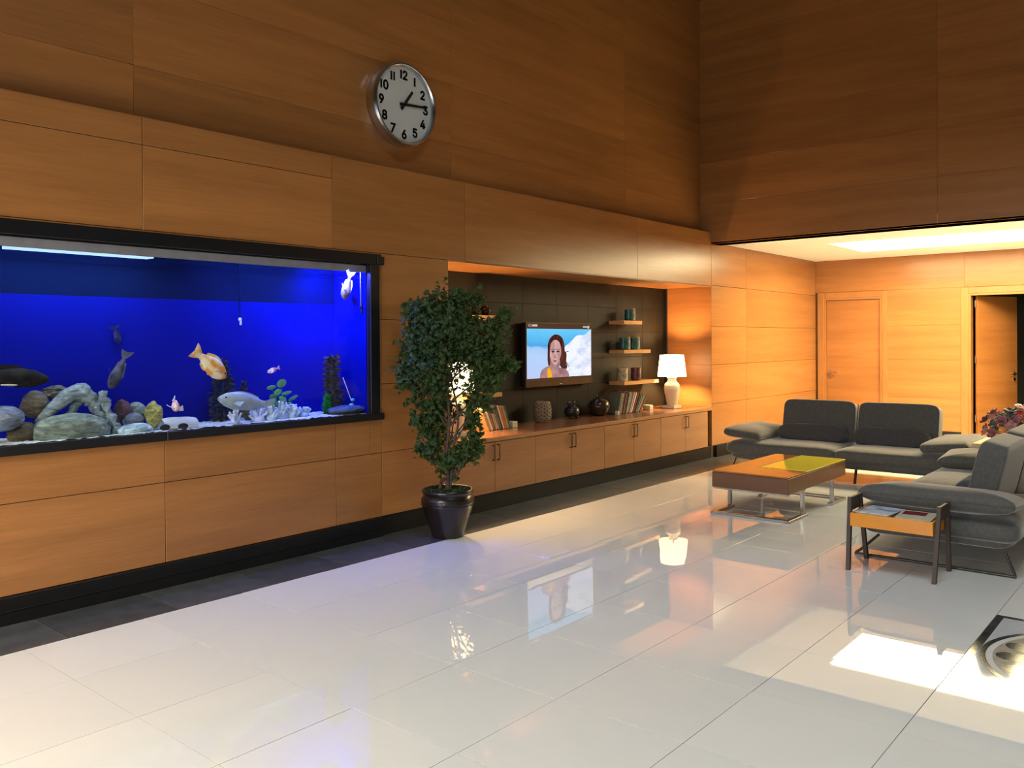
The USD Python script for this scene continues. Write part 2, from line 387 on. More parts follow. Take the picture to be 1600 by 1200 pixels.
def door_frame(d, a, b):
    ft = .012
    part(d, 'frame_jamb', rb(a-.098, a, BACK-ft, BACK+.004, 0, DH+.09, .004, 2), 'wood_trim'); part(d, 'frame_jamb', rb(b, b+.075, BACK-ft, BACK+.004, 0, DH+.09, .004, 2), 'wood_trim')
    part(d, 'frame_head', rb(a, b, BACK-ft, BACK+.004, DH, DH+.09, .004, 2), 'wood_trim')
    part(d, 'reveal', cat_(bx(a, a+.03, BACK-.004, BACK+.14, 0, DH), bx(b-.03, b, BACK-.004, BACK+.14, 0, DH), bx(a+.03, b-.03, BACK-.004, BACK+.14, DH-.03, DH)), 'wood_trim')


def lever(d, x, y, z, s=1, face=-1, along=(1, 0)):
    ax = np.array([along[0], along[1], 0.]); o = np.array([x, y, z]); nrm = np.array([along[1], -along[0], 0.])
    part(d, 'handle', cat_(tube([o, o+nrm*.05], .009), tube([o+nrm*.05, o+nrm*.05+ax*s*.12], .009), tube([o+nrm*.001, o+nrm*.008], .026, 16), tube([o+nrm*.001-[0, 0, .08], o+nrm*.01-[0, 0, .08]], .022, 16)), 'chrome', 40, 'chrome lever handle')


d = struct('door_1'); door_frame(d, *D1)
part(d, 'leaf', cb(D1[0]+.033, D1[1]-.033, BACK+.035, BACK+.075, .008, DH-.033, .002), 'wood_door')
lever(d, D1[0]+.085, BACK+.035, .98)
d = struct('door_2'); door_frame(d, *D2)
a = math.radians(64); hx, hy = D2[0]+.075, BACK+.15; ca, sa = math.cos(a), math.sin(a)
v, f = cb(0, .84, -.02, .02, .008, DH-.035, .002); v = np.c_[hx+v[:, 0]*ca-v[:, 1]*sa, hy+v[:, 0]*sa+v[:, 1]*ca, v[:, 2]]
part(d, 'leaf', (v, f), 'wood_door')
lever(d, hx+.77*ca+.02*sa, hy+.77*sa-.02*ca, .98, -1, along=(ca, sa))
for z in (.3, 1.15, 1.95): part(d, 'hinge', tube([(hx-.012, hy-.03, z), (hx-.012, hy-.03, z+.1)], .009), 'steel', 40)

w = struct('wall_inner_room')
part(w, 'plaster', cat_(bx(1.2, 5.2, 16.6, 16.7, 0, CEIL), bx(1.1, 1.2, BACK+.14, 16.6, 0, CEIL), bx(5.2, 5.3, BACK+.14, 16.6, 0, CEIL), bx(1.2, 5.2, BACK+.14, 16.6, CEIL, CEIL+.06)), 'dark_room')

# ceilings
SX0, SX1, SY0, SY1 = 1.06, 4.75, 11.06, 12.45
w = struct('ceiling_lounge')
part(w, 'plaster', cat_(bx(0, RIGHT, FASC+.001, SY0, CEIL, CEIL+.1), bx(0, RIGHT, SY1, BACK+.14, CEIL, CEIL+.1), bx(0, SX0, SY0, SY1, CEIL, CEIL+.1), bx(SX1, RIGHT, SY0, SY1, CEIL, CEIL+.1)), 'plaster')
part(w, 'edge_trim', cb(-.0, RIGHT, FASC, FASC+.26, CEIL-.018, CEIL, .001), 'plaster')
t = thing('ceiling_light', 'long warm glowing light panel recessed in the white lounge ceiling', 'ceiling light', (2.9, 11.75, CEIL))
part(t, 'diffuser', cb(SX0+.004, SX1-.004, SY0+.004, SY1-.004, CEIL+.01, CEIL+.02, .001), 'diffuser_warm', label='glowing warm white diffuser')
part(t, 'housing', bx(SX0+.004, SX1-.004, SY0+.004, SY1-.004, CEIL+.022, CEIL+.1), 'plaster')
w = struct('ceiling'); LX0, LX1, LY0, LY1 = 3.0, 7.0, .3, 5.0
part(w, 'slab', cat_(bx(-.75, LX0, WALL_Y0, FASC+.3, TOP, TOP+.2), bx(LX1, RIGHT+.2, WALL_Y0, FASC+.3, TOP, TOP+.2), bx(LX0, LX1, WALL_Y0, LY0, TOP, TOP+.2), bx(LX0, LX1, LY1, FASC+.3, TOP, TOP+.2)), 'plaster_dark')
part(w, 'added_light_shaft', cat_(bx(LX0-.1, LX0, LY0-.1, LY1+.1, TOP+.2, 10), bx(LX1, LX1+.1, LY0-.1, LY1+.1, TOP+.2, 10), bx(LX0, LX1, LY0-.1, LY0, TOP+.2, 10), bx(LX0, LX1, LY1, LY1+.1, TOP+.2, 10)), 'plaster_dark')  # added deep well, keeps the skylight off the upper walls
w = struct('unseen_window_2'); part(w, 'pane', bx(LX0, LX1, LY0, LY1, 10.0, 10.01), 'glass_pane'); part(w, 'frame', cat_(*[bx(x-.03, x+.03, LY0, LY1, 10.011, 10.06) for x in (3.03, 4.3, 5.7, 6.97)]), 'steel')  # skylight panes out of view above the shaft
w = struct('unseen_gallery_ceiling'); part(w, 'unseen_light_panel', cb(1.0, 2.2, -1.9, -.16, 2.735, 2.749, .002), 'unseen_gallery_diffuser', label='unseen ceiling light panel warming the lower left of the lobby'); part(w, 'slab', bx(-.15, RIGHT, WALL_Y0, -.15, 2.75, 3.2), 'plaster_dark')  # soffit and warm lamp out of view, lighting the lower left

# unseen right wall; unseen rear wall with windows behind the camera, letting daylight in low
w = struct('wall_right')
part(w, 'plaster', bx(RIGHT, RIGHT+.2, WALL_Y0, BACK+.2, 0, TOP), 'plaster_dark')
w = struct('wall_rear')
part(w, 'plaster', cat_(bx(-.75, .3, WALL_Y0-.2, WALL_Y0, 0, TOP), bx(7.7, RIGHT+.2, WALL_Y0-.2, WALL_Y0, 0, TOP), bx(.3, 7.7, WALL_Y0-.2, WALL_Y0, 2.6, TOP)), 'plaster_dark')
w = struct('unseen_window_1')  # unseen windows that the daylight lamp shines through
for i in range(4):
    x0 = .3+7.4*i/4; part(w, 'pane', bx(x0+.03, x0+1.82, WALL_Y0-.12, WALL_Y0-.114, .03, 2.57), 'glass_pane')
part(w, 'frame', cat_(*[bx(x-.03, x+.03, WALL_Y0-.15, WALL_Y0-.08, 0, 2.6) for x in np.linspace(.33, 7.67, 5)]), 'steel')

# baseboards
w = struct('baseboard_left')
part(w, 'board', cat_(cb(.0, .025, WALL_Y0, 4.365, 0, .148, .003), cb(.0, .022, FASC+.09, BACK-.003, 0, .15, .003)), 'baseboard_black')
part(w, 'bead', cb(.025, .029, WALL_Y0, 4.365, .070, .076, .001), 'baseboard_black')
w = struct('baseboard_back'); part(w, 'board', cat_(cb(1.092, 2.10, BACK-.02, BACK, 0, .15, .003), cb(3.19, RIGHT, BACK-.02, BACK, 0, .15, .003)), 'baseboard_black')

# ------------------------------------------------------------------ floor
w = struct('floor')
part(w, 'slab', bx(-.76, RIGHT+.3, WALL_Y0-.3, 16.7, -.16, -.0022), 'grout')
gx = [.483]+[4.05+.6*k for k in range(-5, 7)]; gx[-1] = RIGHT; gy = [4.026+.6*k for k in range(-13, 17)]
gy = [WALL_Y0]+[y for y in gy if y > WALL_Y0+.1 and y < BACK-.1]+[BACK+.14]


def seen(x0, x1, y0, y1):
    for x in np.linspace(x0, x1, 3):
        for y in np.linspace(y0, y1, 3):
            d = np.array([x, y, 0])-EYE; w_ = d@FW
            if w_ > .3 and -20 < 800+FPX*(d@RT)/w_ < 1620 and CY-FPX*(d@UP)/w_ < 1220: return True
    return False


rest, rt = [], R(21)
for i, (x0, x1) in enumerate(zip(gx[:-1], gx[1:])):
    for j, (y0, y1) in enumerate(zip(gy[:-1], gy[1:])):
        if x0 > 4.0 and x1 < 5.3 and y0 > 4.0 and y1 < 5.3: continue
        b = cb(x0+.0013, x1-.0013, y0+.0013, y1-.0013, -.012, 0, .0003); tx, ty = rt.randn(2)*.0011
        b[0][:, 2] += (b[0][:, 0]-(x0+x1)/2)*tx+(b[0][:, 1]-(y0+y1)/2)*ty   # no floor is laid perfectly level
        if seen(x0, x1, y0, y1): part(w, 'tile', b, f'tile_white_{(i*7+j*5+i*j) % 3}')
        else: rest.append(b)
gd = [WALL_Y0]+[1.836+.605*k for k in range(-9, 20)]+[BACK]
for j, (y0, y1) in enumerate(zip(gd[:-1], gd[1:])):
    b = cb(-.02, .481, y0+.002, y1-.002, -.012, 0, .001)
    if y1 > 1.2: part(w, 'dark_tile', b, f'tile_dark_{j % 2}', label='dark slate tile' if j == 12 else None)
    else: rest.append(b)
part(w, 'outer_tile', cat_(*rest, cb(1.2, 5.2, BACK+.14, 16.6, -.012, 0)), 'tile_white_0', kind='stuff')
# inlaid medallion, two tiles square
mx, my = 4.65, 4.626
m = thing('floor_medallion', 'square dark-bordered stone inlay with a wheel of petals set in the white floor', 'floor inlay', (mx, my, 0), kind=None)
sq = sbox(mx-.598, my-.598, mx+.598, my+.598); sqi = sbox(mx-.56, my-.56, mx+.56, my+.56)
ring = lambda a, b: Point(mx, my).buffer(a, 48).difference(Point(mx, my).buffer(b, 48))
flat = lambda p, z=0: plate(p, .010, (0, 0, -.010+z), (1, 0, 0), (0, 1, 0))
plain('stone_dark', (.032, .029, .026), .12, .5, 25); plain('stone_tan', (.40, .35, .28), .08, .25, 18); plain('stone_pale', (.52, .53, .56), .06, .08, 20); plain('stone_white', (.70, .69, .66), .05, .03)
part(m, 'border', flat(sq.difference(sqi)), 'stone_dark', label='dark stone border band')
petals = []
for k in range(16):
    an = k*PI/8+.12; pts = [(.16, 0), (.26, -.030), (.38, -.058), (.455, -.055), (.485, -.028), (.492, 0)]; pts = pts+[(r, -s) for r, s in pts[-2:0:-1]]
    petals.append(affinity.translate(affinity.rotate(Polygon(pts), math.degrees(an), origin=(0, 0)), mx, my))
sp = lambda p: p.buffer(-.0006)
part(m, 'corner_field', flat(sp(sqi.difference(Point(mx, my).buffer(.558, 48)))), 'stone_pale', label='pale blue-grey stone corners')
part(m, 'ring', flat(ring(.557, .532)), 'stone_dark', label='dark ring'); part(m, 'white_ring', flat(ring(.531, .502)), 'stone_white', label='white ring')
hub = Point(mx, my).buffer(.501, 48)
for k, p in enumerate(petals):
    part(m, 'petal', flat(sp(p)), 'stone_dark' if k % 2 == 0 else 'stone_dark'); hub = hub.difference(p)
part(m, 'wheel_field', flat(hub), 'stone_tan', label='tan stone between the petals')

# ------------------------------------------------------------------ media wall: cabinets, worktop, shelves, television
CU = 1.1675
w = struct('baseboard_niche'); part(w, 'board', cb(-.30, -.010, 4.367, FASC+.088, 0, .149, .002), 'baseboard_black')
proto_cab = None
cab_lab = ['light oak double-door cabinet behind the potted tree, nearest the aquarium', 'light oak double-door cabinet under the left half of the television, beside the nearest cabinet',
           'light oak double-door cabinet under the wall shelves, next to the lamp end unit', 'light oak double-door cabinet at the lounge end, below the table lamp in view']
for k in range(4):
    loc = (NX, NY0+CU*k, .15)
    if k == 0:
        t = proto_cab = thing('cabinet', cab_lab[0], 'cabinet', loc, 'cabinets under the worktop')
        part(t, 'body', cb(NX+.01, -.021, NY0+.002, NY0+CU-.002, .151, .602, .001), 'wood_backing')
        for j in range(2):
            y0 = NY0+CU/2*j; p = part(t, 'door', cb(-.02, 0, y0+.002, y0+CU/2-.002, .152, .60, .0015), f'wood_cabinet_{j}')
            y = NY0+CU/2+(-.032 if j == 0 else .032)
            part(p, 'handle', tube(spl([(0, y, .44), (.022, y, .442), (.028, y, .452), (.028, y, .565), (.022, y, .573), (0, y, .575)], 4), .0055), 'brass_dark', 40, 'thin dark bow handle')
    else: dup(proto_cab, loc, cab_lab[k])
t = thing('worktop', 'long reddish-brown wooden worktop running over the four cabinets in the niche', 'worktop', (NX, NY0, .604))
part(t, 'board', cb(NX+.002, .004, NY0+.002, FASC-.002, .604, .645, .002), 'wood_counter'); part(t, 'front_edge', cb(.004, .007, NY0+.002, FASC-.002, .607, .643, .001), 'wood_cabinet_2')
part(t, 'end_gap_shade', bx(-.02, -.004, FASC-.002+.003, FASC+.010, .16, .60), 'black_frame')  # black strip stands in for shade in the end gap


def shelf(y0, y1, z, label):
    t = thing('wall_shelf', label, 'shelf', (NX, (y0+y1)/2, z)); part(t, 'board', rb(NX+.001, -.45, y0, y1, z-.043, z, .002, 2), 'wood_shelf')


shelf(8.54, 8.95, 1.742, 'shortest oak floating shelf, topmost of the three right of the television'); shelf(8.54, 9.15, 1.390, 'middle oak floating shelf of the three right of the television')
shelf(8.54, 9.34, 1.012, 'longest oak floating shelf right of the television, nearest the lit lamp'); shelf(5.91, 6.32, 1.756, 'upper oak floating shelf left of the television, half hidden by the tree')
shelf(5.52, 6.32, 1.0, 'lower oak floating shelf left of the television, end showing beside the tree')

t = thing('television', 'flat television on the dark stone wall showing a woman before waves', 'television', (-.60, 7.45, 1.02))
TVX = -.58
part(t, 'cabinet', rb(NX+.03, TVX, 6.85, 8.05, 1.015, 1.70, .006, 3), 'black_frame')
plain('tv_bezel', (.05, .035, .022), .25); emit('tv_band_sheen', (.10, .045, .022), .9); emit('tv_white', (1, .9, .86), .62); emit('mark_glow', (.8, .8, .8), .5)  # letterbox bands: brown room reflection painted in as a faint glow
part(t, 'bezel', plate(sbox(6.85, 1.015, 8.05, 1.70).difference(sbox(6.862, 1.085, 8.038, 1.69)), .004, (TVX, 0, 0), (0, 1, 0), (0, 0, 1)), 'tv_bezel')
part(t, 'maker_mark', bx(TVX+.004, TVX+.006, 7.435, 7.475, 1.028, 1.034), 'mark_glow', label='small pale mark under the screen'); part(t, 'wall_bracket', bx(NX-.002, NX+.03, 7.3, 7.6, 1.2, 1.5), 'black_frame')  # mark is given a glow of its own to look pale
scr = part(t, 'screen', bx(TVX, TVX+.001, 6.862, 8.038, 1.085, 1.69), 'tv_band_sheen', label='letterboxed screen picture')
mat('tv_picture', {'g': ('geometry', {}), 's': ('separate_xyz', {}), 'n': ('noise_texture', {'scale': 2.5, 'detail': 3}), 'a': ('math', {'math_type': 'multiply_add', 'value2': .16}), 'm': ('map_range', {'from_min': 1.19, 'from_max': 1.72}),
    'r': ('rgb_ramp', {'ramp': [(0, (.50, .62, .95)), (.45, (.48, .66, .98)), (.60, (.38, .62, .95)), (.66, (.08, .38, .80)), (.74, (.10, .48, .88)), (1, (.16, .62, 1))]}), 'e': ('emission', {'strength': 1.0})},
    [('g.position', 's.vector'), ('g.position', 'n.vector'), ('n.fac', 'a.value1'), ('s.z', 'a.value3'), ('a.value', 'm.value'), ('m.result', 'r.fac'), ('r.color', 'e.color')], 'e.emission')
mat('tv_foam', {'g': ('geometry', {}), 'm': ('mapping', {'scale': (1, 1, 2.2), 'rotation': (.5, 0, 0)}), 'n': ('noise_texture', {'scale': 4.5, 'detail': 5, 'roughness': .6}), 'r': ('rgb_ramp', {'ramp': [(.34, (.56, .65, .92)), (.47, (.78, .83, .98)), (.56, (.92, .95, 1))]}), 'e': ('emission', {'strength': 1.0})},
    [('g.position', 'm.vector'), ('m.vector', 'n.vector'), ('n.fac', 'r.fac'), ('r.color', 'e.color')], 'e.emission')
for nm, a, b, ax in (('tv_skin', (.70, .42, .40), (.42, .22, .22), (0, 12, 5)), ('tv_hair', (.15, .042, .025), (.022, .006, .006), (0, 60, 5)), ('tv_skin_dark', (.52, .28, .27), (.30, .15, .16), (0, 6, 9))):
    mat(nm, {'g': ('geometry', {}), 'm': ('mapping', {'scale': ax}), 'n': ('noise_texture', {'scale': 1.0, 'detail': 2}), 'r': ('rgb_ramp', {'ramp': [(.35, a), (.68, b)]}), 'e': ('emission', {'strength': 1.0})}, [('g.position', 'm.vector'), ('m.vector', 'n.vector'), ('n.fac', 'r.fac'), ('r.color', 'e.color')], 'e.emission')
for nm, c in (('tv_brow', (.07, .03, .035)), ('tv_lips', (.30, .09, .10)), ('tv_top', (1, .46, .01))): emit(nm, c, 1.0)


def scrn(pts, lay, m, name):
    """picture shapes given in the crop of the screen: u, v from 0 to 1"""
    if not hasattr(pts, 'geom_type'): pts = Polygon(spl(pts+[pts[0]], 6)[:, :2] if len(pts[0]) == 2 else pts).buffer(0)
    g = affinity.affine_transform(pts, [1.176, 0, 0, -.53, 6.862, 1.633]).intersection(sbox(6.862, 1.105, 8.038, 1.633))
    part(scr, name, plate(g, .0006, (TVX+.001+.0007*lay, 0, 0), (0, 1, 0), (0, 0, 1)), m)


S2 = lambda q: [((x-108)/945, (y-212)/720) for x, y in q]
scrn(sbox(0, 0, 1, 1), 0, 'tv_picture', 'sea_picture')
scrn(S2([(640, 480), (740, 400), (830, 310), (940, 300), (1010, 250), (1060, 250), (1060, 905), (700, 920), (660, 700)]), 1, 'tv_foam', 'wave_foam')
scrn(S2([(395, 560), (400, 440), (430, 350), (500, 295), (570, 310), (620, 370), (640, 470), (645, 540), (670, 590), (665, 700), (678, 780), (655, 815), (600, 800), (560, 740), (470, 760), (415, 765), (395, 680)]), 2, 'tv_hair', 'hair')
scrn(S2([(283, 940), (295, 850), (340, 790), (430, 750), (520, 770), (600, 800), (665, 820), (680, 940)]), 3, 'tv_skin_dark', 'shoulders'); scrn(S2([(430, 760), (440, 660), (560, 660), (565, 760), (510, 800)]), 4, 'tv_skin_dark', 'neck')
scrn(S2([(430, 520), (440, 430), (490, 375), (545, 390), (578, 450), (588, 560), (568, 660), (520, 735), (480, 740), (440, 680), (425, 600)]), 5, 'tv_skin', 'face')
scrn(Polygon(S2([(392, 790), (425, 790), (440, 830), (462, 925), (390, 930)])), 5, 'tv_top', 'yellow_strap')
for cx in (467, 540): scrn(S2([(cx-24, 548), (cx, 530), (cx+24, 546), (cx, 562)]), 6, 'tv_brow', 'eye'); scrn(Polygon(S2([(cx-28, 518), (cx, 506), (cx+28, 518), (cx+28, 526), (cx, 514), (cx-28, 526)])), 6, 'tv_brow', 'eyebrow')
scrn(S2([(470, 685), (497, 672), (525, 685), (497, 702)]), 6, 'tv_lips', 'mouth'); scrn(Polygon(S2([(488, 590), (500, 590), (512, 640), (492, 644), (484, 638)])), 6, 'tv_skin_dark', 'nose')
for q in ([(660, 700), (690, 760), (700, 775)], [(655, 560), (700, 548)]): part(scr, 'hair_wisp', tube([(TVX+.004, 6.862+1.176*a, 1.633-.53*b) for a, b in S2(q)], .0035, 5), 'tv_hair')
# station marks on the upper black band
fr = lambda y0, y1, z0, z1: plate(sbox(y0, z0, y1, z1), .0006, (TVX+.0015, 0, 0), (0, 1, 0), (0, 0, 1))
part(scr, 'station_mark', plate(sbox(6.895, 1.658, 6.955, 1.678).difference(sbox(6.902, 1.663, 6.955, 1.673)), .0006, (TVX+.0015, 0, 0), (0, 1, 0), (0, 0, 1)), 'tv_white')
part(scr, 'station_mark', fr(6.957, 7.045, 1.657, 1.679), 'tv_white'); part(scr, 'station_mark', cat_(fr(7.88, 7.99, 1.652, 1.668), fr(7.965, 8.0, 1.641, 1.650), fr(7.985, 8.005, 1.65, 1.675)), 'tv_white')

# ------------------------------------------------------------------ table lamps
mat('bulb', {'e': ('emission', {'color': (1, .62, .28), 'strength': 1500.0})}, [], 'e.emission')
LL = ['lit table lamp with cream urn base at the lounge end of the worktop', 'lit table lamp glowing behind the leaves of the potted tree']
lp = thing('table_lamp', LL[0], 'lamp', (-.335, 9.47, .645), 'matching table lamps'); o = np.array([-.335, 9.47, .645])
part(lp, 'foot', rb(o[0]-.082, o[0]+.082, o[1]-.10, o[1]+.10, .645, .682, .003, 2), 'ceramic_white')
part(lp, 'urn', lathe([(0, .036), (.062, .036), (.066, .045), (.070, .07), (.088, .16), (.100, .235), (.101, .27), (.088, .31), (.062, .335), (.055, .345), (.055, .375), (.062, .382), (.058, .388), (0, .388)], 40, o), 'ceramic_white', 40)
part(lp, 'shade', cat_(lathe([(.182, .40), (.150, .675)], 48, o), lathe([(.148, .675), (.180, .40)], 48, o)), 'lamp_shade', True, label='glowing white fabric shade')
part(lp, 'stem', tube([o+(0, 0, .386), o+(0, 0, .47)], .008), 'brass_dark'); part(lp, 'bulb', sph(o+(0, 0, .535), (.038, .038, .055)), 'bulb', True)
dup(lp, (-.335, 5.53, .645), LL[1])

# ------------------------------------------------------------------ things on the worktop and the shelves
plain('vase_pattern', (.25, .20, .135), .6, .2, 45); plain('vase_dark', (.085, .066, .042), .6, .2, 45); plain('ceramic_dark', (.022, .021, .023), .3, .3, 10); plain('bronze_pot', (.035, .022, .014), .22, .3, 8)
WT = .6455
o = (-.50, 7.03, WT); t = thing('drum_vase', 'beige drum-shaped vase with a woven relief pattern, left on the worktop', 'vase', o)
part(t, 'body', lathe([(0, 0), (.070, 0), (.078, .008), (.089, .05), (.094, .11), (.089, .17), (.078, .212), (.070, .22), (.060, .22), (.056, .205), (0, .205)], 40, o), 'vase_pattern', 50)
for z in (.035, .075, .115, .155, .19):
    rr = .094-.0000-abs(z-.11)*.10; part(t, 'relief_band', cat_(*[sph(np.array(o)+(rr*math.cos(a), rr*math.sin(a), z+(.008 if k % 2 else -.008)), (.010, .010, .007), 1) for k, a in enumerate(np.arange(18)*2*PI/18)]), 'vase_dark')
o = np.array((-.50, 7.55, WT)); t = thing('eared_pot', 'small dark ceramic pot with two looped ears, under the television', 'ornament', o)
part(t, 'body', lathe([(0, .018), (.055, .02), (.082, .05), (.088, .08), (.075, .115), (.05, .13), (.036, .135), (.034, .15), (.028, .15), (.026, .13), (0, .125)], 32, o), 'ceramic_dark', 50)
for s in (-1, 1):
    part(t, 'ear_loop', tube(spl([o+(0, s*.03, .13), o+(0, s*.062, .15), o+(0, s*.066, .175), o+(0, s*.04, .18), o+(0, s*.022, .15)]), .009), 'ceramic_dark', 50); part(t, 'foot', sph(o+(.03, s*.05, .017), (.02, .018, .017)), 'ceramic_dark', True)
o = np.array((-.47, 8.04, WT)); t = thing('pomegranate_vase', 'round bronze-glazed pomegranate-shaped vase with a pointed crown', 'vase', o)
part(t, 'body', lathe([(0, 0), (.06, 0), (.095, .03), (.122, .085), (.124, .12), (.105, .165), (.06, .195), (.032, .205), (.03, .215), (.024, .215), (0, .20)], 40, o), 'bronze_pot', 50)
for k in range(5):
    a = k*2*PI/5; part(t, 'crown_tip', tube([o+(.024*math.cos(a), .024*math.sin(a), .205), o+(.030*math.cos(a), .030*math.sin(a), .235), o+(.040*math.cos(a), .040*math.sin(a), .258)], [.010, .007, .002]), 'bronze_pot', 50)
BC = {'cream': (.62, .52, .36), 'brown': (.15, .06, .03), 'maroon': (.12, .02, .02), 'teal': (.10, .24, .20), 'black': (.012, .012, .012), 'grey': (.22, .20, .18), 'tan': (.42, .24, .10), 'white': (.7, .64, .52), 'olive': (.13, .12, .07), 'red': (.35, .05, .03), 'green': (.05, .12, .07), 'orange': (.5, .16, .04), 'pink': (.5, .3, .28), 'navy': (.03, .04, .09)}
for k, c in BC.items(): plain('book_'+k, c, .5, .12)


def book(y, th, h, dp, tilt, col, label, group, x=-.36):
    """a book leaning by tilt degrees about its lower edge; spine and page edges face the room"""
    loc = (x, y, WT); t = thing('book', label, 'book', loc, group); M = rotm([1, 0, 0], -tilt); sgn = 1 if tilt >= 0 else -1
    def put(m): v, f = V(m); return v@M.T+np.array(loc), f
    a, b = (0, th) if tilt < 0 else (-th, 0)
    e = .005; sp_ = len(_used) and (int(y*1000) % 5 in (0, 2, 3))   # some stand with the spine outwards
    part(t, 'cover', put(cat_(cb(-dp, 0, a, a+e, 0, h, .0008), cb(-dp, 0, b-e, b, 0, h, .0008), cb(-e if sp_ else -dp, 0 if sp_ else -dp+e, a+e, b-e, 0, h, .0005))), 'book_'+col)
    part(t, 'pages', put(bx(-dp+.004, -.008, a+e, b-e, .004, h-.004)), 'paper', label='pale page edges')


def shelf_of(specs, y, t0, t1, group, lab, step):
    for k, (col, h, th) in enumerate(specs):
        tl = t0+(t1-t0)*(k/(len(specs)-1))**2; y += step*(th/math.cos(math.radians(tl))+.004); ords = 'first second third fourth fifth sixth seventh eighth ninth tenth eleventh twelfth thirteenth fourteenth'.split()
        book(y, th, h, .16, tl, col, lab.format(col=col, n=ords[k]), group)


shelf_of([('olive', .255, .035), ('cream', .25, .025), ('maroon', .26, .03), ('brown', .25, .03), ('black', .255, .028), ('white', .26, .022), ('grey', .25, .035), ('pink', .255, .025), ('cream', .26, .028), ('maroon', .255, .03), ('black', .24, .026), ('teal', .235, .028), ('cream', .225, .022), ('brown', .21, .03)],
         8.25, 18, 44, 'books leaning beside the lamp', '{col} book leaning right, {n} of the row from the bronze vase', 1)
shelf_of([('teal', .24, .018), ('tan', .235, .03), ('orange', .24, .026), ('cream', .25, .024), ('black', .25, .03), ('grey', .245, .022), ('cream', .23, .03), ('brown', .235, .03), ('white', .24, .025), ('tan', .23, .03)],
         6.35, -22, -27, 'books leaning behind the tree', '{col} book leaning left behind the tree, {n} counted from the bookend', -1)
for y, x, l in ((6.42, -.42, 'small cream block bookend beside the books behind the tree'), (9.03, -.42, 'small cream block bookend between the right-hand books and the lamp'), (8.20, -.33, 'tiny pale block at the foot of the bronze vase')):
    big = y != 8.20; s = (.05, .08, .062) if big else (.022, .03, .05)
    t = thing('bookend', l, 'bookend', (x, y, WT)); part(t, 'block', rb(x-s[0], x+s[0], y-s[1]/2, y+s[1]/2, WT, WT+s[2], .006, 3), 'ceramic_white')
plain('mug_teal', (.02, .11, .09), .3, .5, 18); plain('mug_cream', (.45, .36, .22), .4, .5, 22); plain('mug_plum', (.13, .035, .035), .35, .6, 22); plain('pot_black', (.012, .010, .010), .2); plain('figure_cream', (.42, .44, .34), .5, .3, 25)


def jar(y, z, r, h, m, label, fig=False, handle=False, lid=False):
    o = np.array((-.53, y, z+.0005)); t = thing('mug' if handle else 'pot' if lid else 'jar', label, 'mug' if handle else 'pot' if lid else 'jar', o)
    part(t, 'body', lathe([(0, 0), (r*.86, 0), (r*.98, .01), (r, h*.3), (r*.94, h*.75), (r, h*.97), (r*.97, h), (r*.86, h), (r*.84, .012), (0, .01)] if not lid else [(0, 0), (r*.6, 0), (r, h*.35), (r*.95, h*.6), (r*.5, h*.8), (0, h*.82)], 28, o), m, 50)
    if fig: part(t, 'figure', cat_(tube(spl([o+(r*.98, r*.25, .005), o+(r*1.04, r*.25, h*.5), o+(r*1.0, r*.22, h*.86)]), [.019]*17), sph(o+(r*1.02, r*.22, h*.98), (.02, .02, .024), 2), tube([o+(r, r*-.05, h*.72), o+(r*1.1, r*.22, h*.6), o+(r, r*.5, h*.72)], .009)), 'figure_cream', 50, 'pale moulded figure')
    if handle: part(t, 'handle', tube(spl([o+(0, r*.95, h*.85), o+(0, r*1.5, h*.8), o+(0, r*1.5, h*.35), o+(0, r*.95, h*.25)]), .007), m, 50)
    if lid: part(t, 'lid', lathe([(r*.52, h*.78), (r*.5, h*.86), (r*.16, h*.9), (r*.14, h), (0, h*1.02)], 24, o), m, 50)


jar(8.78, 1.742, .056, .135, 'mug_teal', 'teal jar with a pale figure, alone on the topmost right shelf', True)
jar(8.66, 1.390, .060, .14, 'mug_teal', 'teal jar with a pale figure on the middle shelf, nearer the television', True); jar(8.87, 1.390, .060, .14, 'mug_teal', 'teal jar with a pale figure on the middle shelf, nearer the lamp', True)
jar(8.63, 1.012, .064, .155, 'mug_cream', 'cream and brown patterned mug on the lowest right shelf', False, True); jar(8.93, 1.012, .064, .155, 'mug_plum', 'plum red patterned mug on the lowest right shelf', False, True)
jar(6.02, 1.756, .05, .085, 'pot_black', 'small shiny black pot on the upper left shelf, partly behind leaves', lid=True); jar(6.16, 1.756, .055, .105, 'pot_black', 'larger black lidded pot on the upper left shelf', lid=True)

# ------------------------------------------------------------------ wall clock
CX, CYY, CZ, CR, CD = UPX, 4.69, 3.425, .338, 1.4
t = thing('wall_clock', 'round wall clock with silver rim and black numerals on the upper wall', 'clock', (CX, CYY, CZ))
def lx(prof, n=64):
    v, f = lathe(prof, n); return np.c_[v[:, 2]*CD+CX, CYY+v[:, 0], CZ+v[:, 1]], f
part(t, 'rim', lx([(CR-.03, .001), (CR-.006, .001), (CR-.004, .02), (CR, .024), (CR, .06), (CR-.004, .066), (CR-.012, .078), (CR-.024, .080), (CR-.034, .072), (CR-.038, .058), (CR-.038, .03)]), 'steel_brushed', 35, 'brushed silver rim')
part(t, 'dial', lx([(0, .03), (CR-.037, .03), (CR-.037, .052), (0, .052)]), 'dial_white')
def face(m2, z=.053): v, f = V(m2); return np.c_[CX+z*CD+v[:, 2], CYY+v[:, 0], CZ+v[:, 1]], f
def digit(ch):
    if ch == '1': q = V(bx(0, .0185, 0, .070, 0, .0015)); return q[0], q[1], .0185
    tm = meshkit.text_mesh(ch, .070, .0015, True); v = np.array(tm.vertices); v[:, 0] -= v[:, 0].min(); f = np.array(tm.faces); wd_ = v[:, 0].max()
    return (*cat_(*[(v+(a, b, 0), f) for a, b in ((-.002, 0), (.002, 0), (0, -.002), (0, .002))]), wd_)


